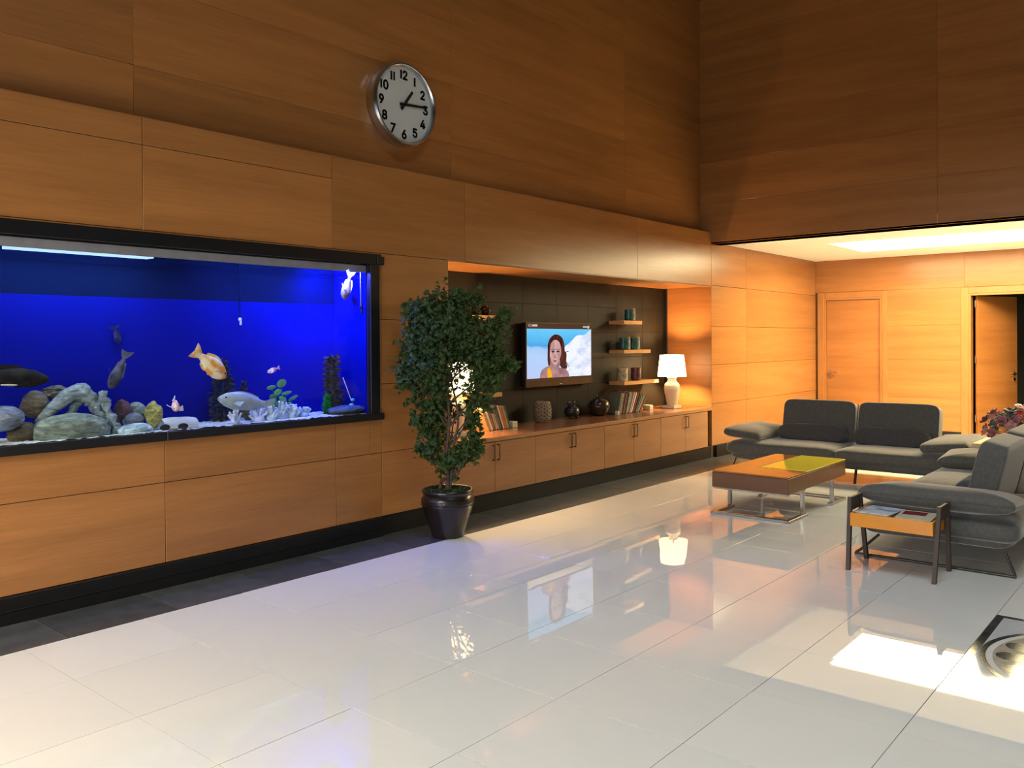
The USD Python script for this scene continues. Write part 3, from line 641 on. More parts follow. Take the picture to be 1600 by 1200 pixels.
for h in range(1, 13):
    x_, ms = 0, []
    for ch in str(h): v, f, wd_ = digit(ch); ms.append((v+(x_, 0, 0), f)); x_ += wd_+.011
    v, f = cat_(*ms); c = (v.max(0)+v.min(0))/2; a = h*PI/6; v = v+(math.sin(a)*.240-c[0], math.cos(a)*.240-c[1], 0); part(t, 'numeral', face((v, f)), 'ink_black')
for nm, ang, l, wd, z, bk in (('hour_hand', 37, .152, .027, .056, .055), ('minute_hand', 85, .238, .023, .060, .055)):
    g = affinity.rotate(Polygon([(-wd/2, -bk), (wd/2, -bk), (wd/2*.8, l), (-wd/2*.8, l)]), -ang, origin=(0, 0)); m3 = trimesh.creation.extrude_polygon(g, .002, engine='earcut'); part(t, nm, face(m3, z), 'ink_black')
part(t, 'hub', lx([(0, .054), (.012, .054), (.012, .066), (0, .066)], 24), 'ink_black')
part(t, 'glass', lx([(0, .0695), (CR-.034, .0695), (CR-.034, .071), (0, .071)]), 'glass_pane')

# ------------------------------------------------------------------ aquarium
AQ = thing('aquarium', 'long black-framed aquarium with blue back built into the wood wall', 'aquarium', (-.2, 2.5, TZ0))
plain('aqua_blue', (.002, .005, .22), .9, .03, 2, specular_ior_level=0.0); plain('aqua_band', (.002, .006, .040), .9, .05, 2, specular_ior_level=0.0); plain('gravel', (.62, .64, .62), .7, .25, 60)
F0, F1, FZ0, FZ1 = TY0-.08, 4.32, .905, 2.178
part(AQ, 'frame_top', cat_(cb(-.015, .028, F0, 4.345, 2.097, FZ1, .003), cb(-.012, .034, 4.30, 4.372, 2.098, 2.160, .003)), 'black_frame')
part(AQ, 'frame_bottom', cb(-.015, .030, F0, 2.605, FZ0, .958, .003), 'black_frame'); part(AQ, 'frame_bottom', cb(-.015, .030, 2.609, 4.368, FZ0, .957, .003), 'black_frame')
part(AQ, 'frame_side', cb(-.015, .026, 4.238, 4.330, .957, 2.097, .003), 'black_frame'); part(AQ, 'frame_side', cb(-.015, .026, F0, F0+.09, .958, 2.097, .003), 'black_frame')
part(AQ, 'front_glass', bx(-.030, -.022, TY0, TY1, TZ0+.001, TZ1-.001), 'glass_pane')
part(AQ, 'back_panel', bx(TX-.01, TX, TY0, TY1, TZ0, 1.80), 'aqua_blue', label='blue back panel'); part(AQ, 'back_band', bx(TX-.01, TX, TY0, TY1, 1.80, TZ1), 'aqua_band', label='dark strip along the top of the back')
part(AQ, 'end_panel', bx(TX, -.031, TY1-.008, TY1, TZ0, TZ1), 'aqua_blue'); part(AQ, 'end_panel', bx(TX, -.031, TY0, TY0+.008, TZ0, TZ1), 'aqua_blue'); part(AQ, 'hood', bx(TX, -.031, TY0+.008, TY1-.008, 2.088, TZ1), 'black_frame'); part(AQ, 'floor_pane', bx(TX, -.031, TY0+.008, TY1-.008, TZ0, TZ0+.006), 'black_frame')
plain('lip_grey', (.30, .29, .32), .6); part(AQ, 'hood_lip', bx(-.050, -.0305, TY0+.008, TY1-.008, 2.036, 2.088), 'lip_grey')
part(AQ, 'light_bar', bx(-.16, -.07, 1.76, 2.58, 2.030, 2.045), 'led_white', label='white light bar under the hood'); part(AQ, 'light_bar', bx(-.26, -.14, 2.9, 3.85, 2.074, 2.087), 'led_blue', label='blue light bar out of view behind the hood lip')
part(AQ, 'light_spot', lathe([(0, 0), (.035, 0), (.035, .006), (0, .006)], 20, (-.16, 4.03, 2.075)), 'led_white'); part(AQ, 'light_spot', lathe([(0, 0), (.03, 0), (.03, .006), (0, .006)], 20, (-.24, 4.12, 2.075)), 'led_white')
yy, xx = np.meshgrid(np.linspace(TY0+.01, TY1-.01, 240), np.linspace(TX+.002, -.034, 26), indexing='ij'); P = np.stack([xx, yy, np.zeros_like(xx)], -1)
zz = TZ0+.011+.010*(meshkit.noise(P*55, 3)-.3)+.014*(meshkit.noise(P*3, 5)-.5)*(xx < -.08)
part(AQ, 'gravel', (np.stack([xx, yy, np.maximum(zz, TZ0+.007)], -1).reshape(-1, 3), grid_faces(240, 26, False)), 'gravel', True, kind='stuff')
part(AQ, 'water', bx(TX+.001, -.0312, TY0+.009, TY1-.009, 2.004, 2.006), 'water_body', label='water surface')

AX = lambda px, py, X: on_x(px, py, X)


def stone(name, label, px, py, w_, h_, X, m, seed, d=None, amp=.16, freq=1.6, rot=0, flat=0, z0=None):
    c = AX(px, py, X); s = (AX(px+w_/2, py, X)-AX(px-w_/2, py, X))[1]/2; hz = abs((AX(px, py-h_/2, X)-AX(px, py+h_/2, X))[2])/2
    t = thing(name, label, 'rock' if name == 'rock' else name, (c[0], c[1], c[2]-hz))
    part(t, 'stone', rock(c, (d or min(s*.8, .11), s, hz), seed, amp, freq, 4, flat, rot), m, True)


for nm, a in (('greenish', (.22, .27, .23)), ('brownish', (.13, .11, .085)), ('slate', (.20, .24, .34)), ('red', (.13, .05, .06)), ('bluegrey', (.17, .20, .28)), ('pale', (.42, .55, .62)), ('yellow', (.48, .46, .14)), ('flat', (.07, .10, .12)), ('driftwood', (.24, .31, .36)), ('umber', (.10, .075, .035))): mat('rock_'+nm, {'t': ('texture_coordinate', {}), 'm': ('mapping', {'scale': (1.0, .45, 1.6), 'rotation': (.35, 0, 0)}), 'n': ('noise_texture', {'scale': 26, 'detail': 6, 'roughness': .7, 'distortion': .6}), 'n2': ('noise_texture', {'scale': 9, 'detail': 2}),
    'r': ('rgb_ramp', {'ramp': [(.34, tuple(np.array(a)*.30)), (.52, a), (.68, tuple(np.minimum(np.array(a)*1.75, .9)))]}), 'r2': ('rgb_ramp', {'ramp': [(.3, (.6, .6, .6)), (.7, (1.2, 1.2, 1.15))]}), 'x': ('mix_color', {'blend_type': 'multiply', 'fac': 1.0, 'use_clamp': False}), 'b': ('bump', {'strength': .9, 'distance': .012}), 'p': ('principled_bsdf', {'roughness': .6})},
    [('t.object', 'm.vector'), ('m.vector', 'n.vector'), ('t.object', 'n2.vector'), ('n.fac', 'r.fac'), ('n2.fac', 'r2.fac'), ('r.color', 'x.a'), ('r2.color', 'x.b'), ('x.result', 'p.base_color'), ('n.fac', 'b.height'), ('b.normal', 'p.normal')])
stone('rock', 'large smooth oval greenish boulder at the front left of the aquarium', 111, 671, 124, 52, -.13, 'rock_greenish', 3, .085, .10, 1.2)
stone('rock', 'blue-grey boulder cut by the left edge of the aquarium view', 6, 654, 64, 40, -.14, 'rock_slate', 8, .10, .12, 1.2)
stone('rock', 'tall brown boulder behind the driftwood at left', 55, 633, 46, 44, -.27, 'rock_brownish', 5, .08, .2, 1.6)
stone('rock', 'dark umber rock low down between the two left boulders', 34, 676, 46, 36, -.16, 'rock_umber', 6, .06)
stone('rock', 'craggy greenish-brown rock on top behind the driftwood', 88, 613, 42, 20, -.28, 'rock_brownish', 7, .06, .35, 3)
stone('rock', 'dark red rock right of the driftwood', 192, 643, 24, 38, -.26, 'rock_red', 9, .05, .2)
stone('rock', 'rounded green-grey rock behind the yellow rock', 213, 644, 30, 32, -.30, 'rock_greenish', 10, .06, .1)
stone('rock', 'rounded blue-grey rock in front of the red rock', 208, 657, 32, 24, -.22, 'rock_bluegrey', 11, .05, .1)
stone('rock', 'low pale blue rock at the front below the yellow rock', 212, 672, 56, 22, -.12, 'rock_pale', 12, .07, .15)
stone('rock', 'upright yellow rock beside the white hollow log', 240, 648, 26, 40, -.2, 'rock_yellow', 13, .05, .22, 2.2)
stone('rock', 'flat dark slab in the right corner of the aquarium', 541, 640, 54, 14, -.12, 'rock_flat', 14, .10, .12, 1.5)
stone('rock', 'small dark mossy rock beside the white coral', 388, 645, 18, 24, -.24, 'rock_umber', 15, .04, .25)
# driftwood arch
t = thing('driftwood', 'pale branching driftwood arch over the big boulder', 'driftwood', AX(125, 690, -.2)); dw = lambda q, X, r, nm='branch': part(t, nm, (lambda tv: (tv[0]+.046*(meshkit.fbm(tv[0]*30, 4, 4)-.5)[:, None], tv[1]))(tube(spl([AX(a, b, X) for a, b in q], 8), np.interp(np.linspace(0, 1, (len(q)-1)*8+1), np.linspace(0, 1, len(r)), r), 12)), 'rock_driftwood', True)
dw([(60, 660), (75, 645), (92, 630), (110, 616), (128, 613), (143, 625), (155, 645), (170, 668), (178, 688)], -.18, [.02, .03, .04, .045, .045, .04, .035, .03, .02]); dw([(130, 618), (118, 632), (108, 648), (100, 660)], -.2, [.03, .028, .02, .015])
dw([(160, 612), (161, 628), (168, 645), (176, 660), (184, 678), (190, 688)], -.15, [.024, .028, .03, .028, .024, .015]); dw([(148, 636), (160, 655), (166, 680)], -.14, [.02, .025, .02])
# hollow log
t = thing('hollow_log', 'white hollow log ornament with two dark openings', 'ornament', AX(281, 675, -.14)); c0, c1 = AX(252, 663, -.12), AX(305, 660, -.12); plain('log_white', (.52, .55, .62), .6, .12, 20, .2)
axv = (c1-c0); L_ = np.linalg.norm(axv); tt_, ww_ = axv/L_, np.array([1., 0, 0]); up_ = np.cross(ww_, tt_); P = []
for k in range(13):
    s = k/12
    for a in np.linspace(0, PI, 14): P.append(c0+axv*s+ww_*.05*math.cos(a)+up_*(.068*math.sin(a)*(1-.15*(2*s-1)**4)-.026))
outer = np.array(P); n_ = len(outer); cc = c0+axv*.5; inner = cc+(outer-cc)*np.array([.8, .98, .84]); FF = grid_faces(13, 14, False)
part(t, 'shell', (np.vstack([outer, inner]), np.vstack([FF, FF[:, ::-1]+n_])), 'log_white', True)
for px in (258, 286): c = AX(px, 668 if px < 270 else 666, -.072); part(t, 'opening', sph(c, (.006, .036 if px > 270 else .034, .020)), 'rubber', True, label='dark oval standing for a shaded hole')  # black ovals stand in for the shade inside the holes
# corals
plain('coral', (.50, .60, .62), .7, .25, 25); plain('coral_white', (.62, .68, .85), .7, .2, 25)


def coral(px, py, w_, h_, X, seed, label, m='coral', k=20):
    r = R(seed); c = AX(px, py, X); s = (AX(px+w_/2, py, X)-AX(px-w_/2, py, X))[1]/2; hz = abs((AX(px, py-h_, X)-AX(px, py, X))[2]); t = thing('coral', label, 'coral', c, 'corals along the aquarium floor'); ms = [sph(c+(0, 0, hz*.3), (s*.5, s*.6, hz*.35))]
    for i in range(k):
        a, e = r.rand()*2*PI, r.uniform(.2, 1.4); d = np.array([math.cos(a)*math.cos(e)*.7*s, math.sin(a)*math.cos(e)*s, math.sin(e)*hz]); b = c+d*.4+(0, 0, hz*.1); q = b+d*.65; ms.append(tube([b, (b+q)/2+r.randn(3)*.003, q], [.010, .011, .006], 7)); ms.append(sph(q, (.009,)*3, 1))
    part(t, 'branches', cat_(*ms), m, True)


coral(368, 662, 22, 20, -.13, 1, 'small white coral left of the other corals, below the pale fish', 'coral_white'); coral(404, 661, 28, 22, -.14, 2, 'bluish white branching coral, just right of the mossy rock', 'coral_white', 26)
coral(424, 659, 26, 22, -.13, 3, 'white coral directly below the lowest left leaves of the green plant'); coral(440, 657, 34, 26, -.16, 4, 'largest pale green coral under the middle of the leafy plant', k=30); coral(458, 655, 26, 20, -.14, 5, 'pale green coral under the right leaf of the plant'); coral(474, 652, 26, 14, -.16, 6, 'low pale coral at the right end of the coral row')
# leafy plants in the tank
leaf('aqua_leaf', (.16, .50, .22), (.55, .85, .68), .2); leaf('aqua_dark', (.03, .04, .06), (.26, .24, .28), .1); leaf('aqua_mauve', (.06, .045, .05), (.34, .26, .28), .1); leaf('aqua_green', (.01, .28, .05), (.03, .48, .10), .2)
t = thing('aquarium_plant', 'bright green aquarium plant with round glossy leaves above the corals', 'plant', AX(442, 655, -.2)); c = AX(442, 652, -.2)
for (px, py, w_, h_, an) in ((440, 599, 15, 12, 0), (424, 605.5, 15, 6, -5), (434, 613, 9, 10, 40), (448, 614, 17, 5, -8), (427, 620, 12, 8, 10), (442, 624, 13, 7, 40), (458, 622, 17, 6, -22), (452, 630, 9, 3, 0), (428, 631, 14, 9, 35), (456, 637, 12, 8, 10), (440, 632, 9, 6, 30)):
    q = AX(px, py, -.2+.04*math.sin(px)); s = .0038; M = rotm([1, 0, 0], -an)@rotm([0, 1, 0], 25); v, f = sph((0, 0, 0), (.005, w_*s/2*1.4, h_*s/2*1.5)); part(t, 'leaf', (v@M.T+q, f), 'aqua_leaf', True)
    part(t, 'stem', tube(spl([c, (c+q)/2+(0, 0, .02), q]), .003, 5), 'aqua_green')


def weed(label, spine, X, rad, n, m, seed, size=.016, trunk=None):
    r = R(seed); P = spl([AX(a, b, X) for a, b in spine], 10); t = thing('aquarium_plant', label, 'plant', P[0]); part(t, 'stem', tube(P, np.linspace(*(trunk or (.012, .004)), len(P)), 8), 'aqua_dark', True); vs, fs = [], []
    for i in range(n):
        s = r.rand()*.98; p = P[int(s*(len(P)-1))]; a = r.rand()*2*PI; rr = np.interp(s, [0, .5, 1], rad)*r.uniform(.3, 1); q = p+np.array([math.cos(a)*rr*.8, math.sin(a)*rr, r.uniform(-.01, .02)]); d = (q-p)/(np.linalg.norm(q-p)+1e-6); b = np.cross(d, r.randn(3)); b /= np.linalg.norm(b); l = size*r.uniform(.7, 1.4); k = len(vs)
        n_ = np.cross(d, b)*.0012; vs += [q-d*l, q+b*l*.4, q+d*l, q-b*l*.4, q+n_, q-n_]; fs += [(k, k+1, k+4), (k+1, k+2, k+4), (k+2, k+3, k+4), (k+3, k, k+4), (k+1, k, k+5), (k+2, k+1, k+5), (k+3, k+2, k+5), (k, k+3, k+5)]
    part(t, 'foliage', (np.array(vs), np.array(fs)), m, kind='stuff')


weed('dark bushy aquarium plant behind the orange fish', [(352, 664), (350, 630), (348, 595), (344, 562)], -.33, [.10, .10, .035], 1200, 'aqua_dark', 1); weed('small dark sprig standing right of the bushy dark plant', [(378, 650), (380, 620), (382, 594)], -.36, [.02, .025, .02], 120, 'aqua_dark', 5)
weed('tall purplish-brown aquarium plant near the right end', [(524, 648), (521, 615), (518, 580), (520, 556)], -.24, [.09, .075, .055], 620, 'aqua_mauve', 2, .022, (.05, .012)); weed('small bright green feathery plant by the right slab', [(511, 645), (511, 632), (512, 618)], -.22, [.03, .034, .02], 420, 'aqua_green', 3, .014)
plain('teal_toy', (.10, .42, .45), .4, .4, 30)
t = thing('air_ornament', 'small teal ornament on the slab with a thin pale air tube', 'ornament', AX(549, 636, -.12)); part(t, 'air_tube', tube([AX(536, 590, -.12), AX(549, 626, -.12)], .0035), 'coral_white', label='thin pale tube'); part(t, 'body', cat_(rock(AX(549, 634, -.12), (.02, .022, .02), 4, .3, 3, 2), rock(AX(551, 625, -.12), (.016, .018, .014), 6, .3, 3, 2)), 'teal_toy', True)
for (a, b, X, l) in (((373, 405), (375, 499), -.38, 'hanging probe rod with a white tip near the tank middle'), ((563, 415), (564, 480), -.08, 'short hanging probe with dark tip in the right corner')):
    t = thing('tank_probe', l, 'probe', AX(*a, X)); part(t, 'rod', tube([AX(*a, X), AX(*b, X)], .005), 'aqua_band' if X < -.2 else 'steel'); part(t, 'tip', cat_(sph(AX(*b, X), (.012, .012, .014)), tube([AX(b[0]+1, b[1]+2, X), AX(b[0]+1, b[1]+9, X)], .008)), 'log_white' if X < -.2 else 'rubber', True); part(t, 'clip', sph(AX(a[0], a[1]+3, X), (.014, .014, .014)), 'rubber', True)

# fish
for nm, a, b in (('orange', (.75, .30, .03), (.85, .72, .45)), ('pale', (.30, .36, .38), (.38, .44, .46)), ('dark', (.006, .005, .008), (.018, .016, .016)), ('grey', (.035, .035, .06), (.09, .09, .13)), ('navy', (.006, .008, .05), (.02, .025, .12)), ('pink', (.65, .22, .18), (.8, .6, .6)), ('olive', (.20, .15, .05), (.85, .45, .25))):
    mat('fish_'+nm, {'t': ('texture_coordinate', {}), 'n': ('noise_texture', {'scale': 14, 'detail': 2}), 'r': ('rgb_ramp', {'ramp': [(.42, a), (.6, b)]}), 'p': ('principled_bsdf', {'roughness': .75 if nm in ('dark', 'grey', 'navy') else .4, 'specular_ior_level': .12 if nm in ('dark', 'grey', 'navy') else .5})}, [('t.object', 'n.vector'), ('n.fac', 'r.fac'), ('r.color', 'p.base_color')])
plain('fish_eye', (.01, .01, .01), .1); plain('fish_belly', (.55, .52, .42), .5, .1); plain('fin_white', (.75, .72, .72), .5, .1)
CICH = [(0, .14, .3), (.05, .40, .5), (.15, .72, .8), (.32, .98, 1), (.5, 1, .95), (.7, .80, .7), (.88, .46, .4), (1, .30, .22)]
LONG = [(0, .16, .4), (.06, .50, .8), (.2, .9, 1), (.4, 1, .95), (.6, .80, .75), (.8, .5, .45), (1, .28, .2)]


def fish(label, head, tail, X, hgt, thk, m, prof=CICH, up=None, fin=None, tailw=.9, dors=.35, dX=0, pect=.5, belly=None, patch=None, curve=0):
    h_, t_ = AX(*head, X+dX), AX(*tail, X-dX); L = np.linalg.norm(h_-t_); d = (h_-t_)/L; u = np.array(up or (0, 0, 1.0)); u = u-d*(u@d); u /= np.linalg.norm(u); s = np.cross(u, d); body = .8*L; fin = fin or m
    t = thing('fish', label, 'fish', (h_+t_)/2); S = np.linspace(0, 1, 22); hh = np.interp(S, *zip(*[(a, b) for a, b, c in prof]))*hgt/2; tk = np.interp(S, *zip(*[(a, c) for a, b, c in prof]))*thk/2
    ctr = lambda q: h_-d*body*q+s*curve*math.sin(q*PI)*L
    v = np.array([ctr(q)+u*hh[i]*math.sin(a)+s*tk[i]*math.cos(a) for i, q in enumerate(S) for a in np.arange(16)*PI/8]); v = np.vstack([v, ctr(0)+d*hgt*.03, ctr(1)]); n = len(v)-2
    F = np.vstack([grid_faces(22, 16), [(n, j, (j+1) % 16) for j in range(16)], [(n+1, 21*16+(j+1) % 16, 21*16+j) for j in range(16)]]); part(t, 'body', (v, F), m, True)
    e = ctr(1); T_ = .2*L; tw = hgt*tailw/2; part(t, 'tail_fin', plate(Polygon([(-.02*L, -hh[-1]), (.5*T_, -tw*.8), (T_, -tw), (T_*.8, 0), (T_, tw), (.5*T_, tw*.8), (-.02*L, hh[-1])]), .003, e+s*-.0015, -d, u), fin)
    for sg, a, b, k in ((1, .30, .86, 1.0), (-1, .58, .86, .8)):
        top = [(body*q, sg*(np.interp(q, S, hh)+dors*hgt*.5*k*(math.sin(min((q-a)/(b-a)*1.15, 1)*PI*.62)))) for q in np.linspace(a, b, 7)]; bot = [(body*q, sg*np.interp(q, S, hh)*.8) for q in np.linspace(b, a, 5)]
        if dors: part(t, 'dorsal_fin' if sg > 0 else 'anal_fin', plate(Polygon(top+bot), .003, h_+s*(-.0015), -d, u), fin)
    for sg in (-1, 1):
        b = ctr(.30)+s*sg*np.interp(.3, S, tk)*.9-u*hgt*.12; w_ = (s*sg*.85-d*.5); w_ /= np.linalg.norm(w_); part(t, 'pectoral_fin', plate(Polygon([(0, -.012), (pect*hgt*.9, -.03*hgt/.1), (pect*hgt, .02), (0, .010)]), .002, b, w_, (lambda q: q/np.linalg.norm(q))(np.cross(s, w_)+np.cross(u, w_)*.6) if abs(np.cross(s, w_)@u) > .01 else u), fin)
        part(t, 'eye', sph(ctr(.12)+u*np.interp(.12, S, hh)*.35+s*sg*np.interp(.12, S, tk)*.92, (hgt*.05,)*3, 1), 'fish_eye', True)
    if belly: part(t, 'belly_patch', rock(ctr(.4)-u*hgt*.32, (.001+thk*.30, L*.20, hgt*.10), 3, .1), belly, True)
    if patch: q, oz, r_ = patch; part(t, 'side_patch', (lambda mm: (mm[0]@np.stack([s, d, u])+ctr(q)+s*np.interp(q, S, tk)*.82+u*oz*hgt, mm[1]))(sph((0, 0, 0), (thk*.13, r_*L, r_*L*.8))), 'fin_white', True, label='white flank patch')


fish('large dark fish with pale belly entering at the left edge', (76, 593), (-75, 584), -.17, .11, .09, 'fish_dark', LONG, belly='fish_belly', dors=.5)
fish('slim grey fish diving head down over the driftwood', (172, 607), (200, 548), -.16, .075, .075, 'fish_grey', LONG, up=(.7, .6, 0), tailw=1.1, dors=.3, pect=.9)
fish('dim dark-blue fish near the back, tail showing above the diving fish', (186, 537), (178, 509), -.39, .045, .03, 'fish_navy', LONG, up=(.2, 1, 0), tailw=1.6, dors=.3)
fish('orange and white fish tilted down beside the dark bushy plant', (352, 590), (302, 546), -.14, .125, .06, 'fish_orange', up=(0, .6, .8), dors=.3, patch=(.42, -.05, .16)); fish('large pale grey fish facing left above the corals', (341, 623), (430, 633), -.12, .125, .07, 'fish_pale', dors=.16, tailw=.75)
fish('tiny pink fish above the round-leaved plant', (418, 582), (437, 574), -.2, .034, .022, 'fish_pink', dors=.25); fish('orange-finned olive fish with tail up in the top right corner', (537, 467), (549, 424), -.14, .075, .075, 'fish_olive', LONG, up=(.8, .6, 0), fin='fin_white', tailw=1.0, dors=.3, pect=.9)
fish('small peach fish facing out above the white hollow log', (276, 642), (271, 622), -.14, .055, .05, 'fish_pink', up=(.3, .2, 1), dX=.05, fin='fin_white', tailw=.8, dors=.2, pect=.7)

# ------------------------------------------------------------------ potted tree
PX_, PY_ = .405, 4.675; t = thing('potted_tree', 'bushy artificial tree in a glossy dark pot between aquarium and cabinets', 'potted tree', (PX_, PY_, 0))
pp = part(t, 'pot', lathe([(0, .001), (.120, .001), (.126, .012), (.135, .05), (.165, .14), (.192, .22), (.203, .27), (.200, .30), (.190, .318), (.186, .325), (.190, .333), (.198, .345), (.199, .360), (.192, .368), (.180, .366), (.176, .345), (.174, .31), (0, .31)], 56, (PX_, PY_, 0)), 'pot_glaze', 50, 'glossy dark brown pot')
for z, r in ((.292, .2025), (.272, .2045), (.252, .2015)): part(pp, 'ridge', (lambda q: q)(tube([(PX_+r*math.cos(a), PY_+r*math.sin(a), z) for a in np.linspace(0, 2*PI, 57)], .0035, 6, False)), 'pot_glaze', True)
yy, xx = np.meshgrid(np.linspace(0, 2*PI, 37), np.linspace(0, .172, 12), indexing='ij'); P = np.stack([PX_+xx*np.cos(yy), PY_+xx*np.sin(yy), 0*xx], -1); P[..., 2] = .330+.03*(meshkit.noise(P*40, 2)-.5)
part(t, 'soil', (P.reshape(-1, 3), grid_faces(37, 12, False)), 'soil', True, kind='stuff')
D0 = (np.array([PX_, PY_, 0])-EYE)@FW
def at(px, py, dd=0): d = ray(px, py); return EYE+d*(D0+dd)/(d@FW)
plain('bark', (.075, .05, .035), .85, .4, 30, .6)
def limb(q, r, nm): part(t, nm, tube(spl([at(*k) for k in q], 7), np.interp(np.linspace(0, 1, (len(q)-1)*7+1), np.linspace(0, 1, len(r)), r), 9), 'bark', True)
limb([(700, 768), (700, 740), (698, 705), (702, 660), (700, 600), (712, 540), (718, 480)], [.022, .017, .013, .011, .009, .006, .003], 'trunk'); limb([(702, 768), (706, 735), (708, 700), (716, 655), (706, 600), (690, 540), (690, 500)], [.013, .011, .010, .008, .007, .005, .003], 'trunk')
limb([(700, 745), (690, 752), (688, 764)], [.012, .012, .014], 'root_knot')
CL = [(690, 487, 0, 34), (725, 480, .03, 30), (652, 488, -.05, 16), (662, 505, -.03, 22), (786, 496, .06, 13), (770, 508, .04, 16), (652, 530, -.06, 26), (700, 522, -.12, 44), (742, 528, -.02, 38), (645, 562, .03, 24), (640, 588, -.05, 24), (672, 572, -.14, 36), (688, 560, .10, 40), (748, 572, -.06, 32),
      (775, 570, .02, 24), (793, 572, .05, 12), (662, 612, .0, 26), (690, 612, -.05, 18), (752, 606, -.02, 28), (765, 590, -.08, 24), (748, 632, .03, 18), (675, 640, -.04, 18), (735, 648, -.02, 10), (668, 668, .04, 16), (670, 690, -.03, 19), (682, 705, .05, 20), (718, 700, .04, 20), (735, 690, -.02, 17), (728, 712, .03, 16), (695, 722, -.02, 16),
      (703, 732, .03, 12), (655, 655, 0, 12), (676, 655, .08, 20), (690, 672, .10, 20), (716, 716, .0, 18), (738, 668, .05, 14), (664, 702, .03, 12), (690, 640, .10, 18), (744, 700, 0, 10), (760, 560, .12, 30), (775, 535, .0, 18), (672, 480, 0, 16), (715, 470, 0, 14), (742, 470, .03, 10), (712, 640, .12, 14), (690, 590, .14, 30), (730, 545, .14, 40), (660, 545, .12, 34), (700, 500, .14, 40), (742, 690, .10, 14), (640, 488, 0, 10), (800, 574, 0, 8), (634, 600, .05, 12)]
for px, py, dd, r in CL[::2]: limb([(702, min(py+60, 745), 0), ((702+px)/2, py+30, dd/2), (px, py, dd)], [.007, .005, .002], 'branch')
r = R(12); vs, fs = [], []
LP = np.array([(0, 0), (.28, -.10), (.42, .14), (.62, .05), (.60, .30), (1, .42), (.72, .55), (.70, .80), (.48, .72), (.30, 1.0), (.10, .72)])-(.35, .36)  # half-ragged maple outline
for px, py, dd, rr in CL:
    tw = [(lambda k: k/np.linalg.norm(k))(r.randn(3)+((px-705)/60, (py-600)/110-.25, 0)) for _ in range(4)]
    for i in range(int(9+rr*rr*.20)+24):
        q = r.randn(3)
        if i < 24: q = tw[i % 4]*rr*(.85+.75*(i//4)/6)+q*2.2
        else: q *= rr*1.02*r.rand()**.33/np.linalg.norm(q)
        X_, Y_ = px+q[0], py+q[1]
        if 706 < X_ < 735 and 565 < Y_ < 690 and r.rand() < .42: continue
        c = at(X_, Y_, dd+q[2]*.0046); c[0] = max(c[0], .05+.03*r.rand()); nrm = r.randn(3)*.7+(.35, -.25, .5); nrm /= np.linalg.norm(nrm); a = np.cross(nrm, r.randn(3)); a /= np.linalg.norm(a); b = np.cross(nrm, a); s = r.uniform(.026, .048); k = len(vs)
        vs.append(c+nrm*.004); vs += [c+s*(a*x+b*y)-nrm*s*.35*(x*x+y*y) for x, y in LP]; fs += [(k, k+1+j, k+1+(j+1) % 11) for j in range(11)]
part(t, 'foliage', (np.array(vs), np.array(fs)), 'tree_leaf', kind='stuff')
vs, fs = [], []
for i in range(260):
    a, q = r.rand()*2*PI, r.rand()**.5*.165; c = np.array([PX_+q*math.cos(a), PY_+q*math.sin(a), .345+r.rand()*.018]); d = r.randn(3)*.012; e = r.randn(3)*.012; k = len(vs); vs += [c-d, c+e, c+d, c-e+(0, 0, .006)]; fs += [(k, k+1, k+2), (k, k+2, k+3)]
part(t, 'moss', (np.array(vs), np.array(fs)), 'moss', kind='stuff')

# ------------------------------------------------------------------ coffee table
cx0, cx1, cy0, cy1 = 1.612, 2.287, 6.70, 8.06; t = thing('coffee_table', 'low wooden coffee table with a yellow panel and chrome sled frame', 'coffee table', ((cx0+cx1)/2, (cy0+cy1)/2, 0))
part(t, 'body', cat_(cb(cx0, cx1, cy0, cy0+.02, .237, .366, .002), cb(cx0, cx1, cy1-.02, cy1, .237, .366, .002), cb(cx0, cx0+.02, cy0+.02, cy1-.02, .237, .366, .001), cb(cx1-.02, cx1, cy0+.02, cy1-.02, .237, .366, .001), bx(cx0+.02, cx1-.02, cy0+.02, cy1-.02, .24, .30)), 'wood_table')
part(t, 'top_panel', cb(cx0, cx1, cy0, 7.108, .369, .381, .002), 'wood_table_top', label='reddish wood top panel'); part(t, 'top_panel', cb(cx0, 1.842, 7.114, cy1, .367, .378, .002), 'wood_table_top', label='narrow reddish wood side panel')
part(t, 'yellow_panel', cb(1.868, cx1, 7.112, cy1, .372, .384, .002), 'lacquer_yellow', label='glossy yellow lacquered panel'); part(t, 'shadow_gap', cb(cx0+.008, cx1-.008, cy0+.008, cy1-.008, .362, .369, .001), 'rubber')  # black sheet stands in for shade in the recess under the top
for s, (ya, yb, yl) in enumerate(((6.725, 7.13, 7.06), (8.09, 7.70, 7.76))):
    y0, y1 = sorted((ya, yb)); part(t, 'base_frame', cat_(cb(1.585, 2.285, min(ya, ya+(.04 if s == 0 else -.04)), max(ya, ya+(.04 if s == 0 else -.04)), .001, .022, .002), cb(1.585, 1.625, y0+.04*(s == 0), y1-.04*(s == 1), .001, .022, .002), cb(2.245, 2.285, y0+.04*(s == 0), y1-.04*(s == 1), .001, .022, .002)), 'chrome', label='chrome floor frame')
    for x in (1.605, 2.265): part(t, 'leg', cb(x-.015, x+.015, yl-.015, yl+.015, .022, .236, .002), 'chrome')
    part(t, 'upper_rail', cb(1.585, 2.285, yl-.02, yl+.02, .222, .2365, .002), 'chrome')
part(t, 'upper_rail', cb(1.615, 2.28, 6.715, 6.745, .222, .2365, .002), 'chrome')

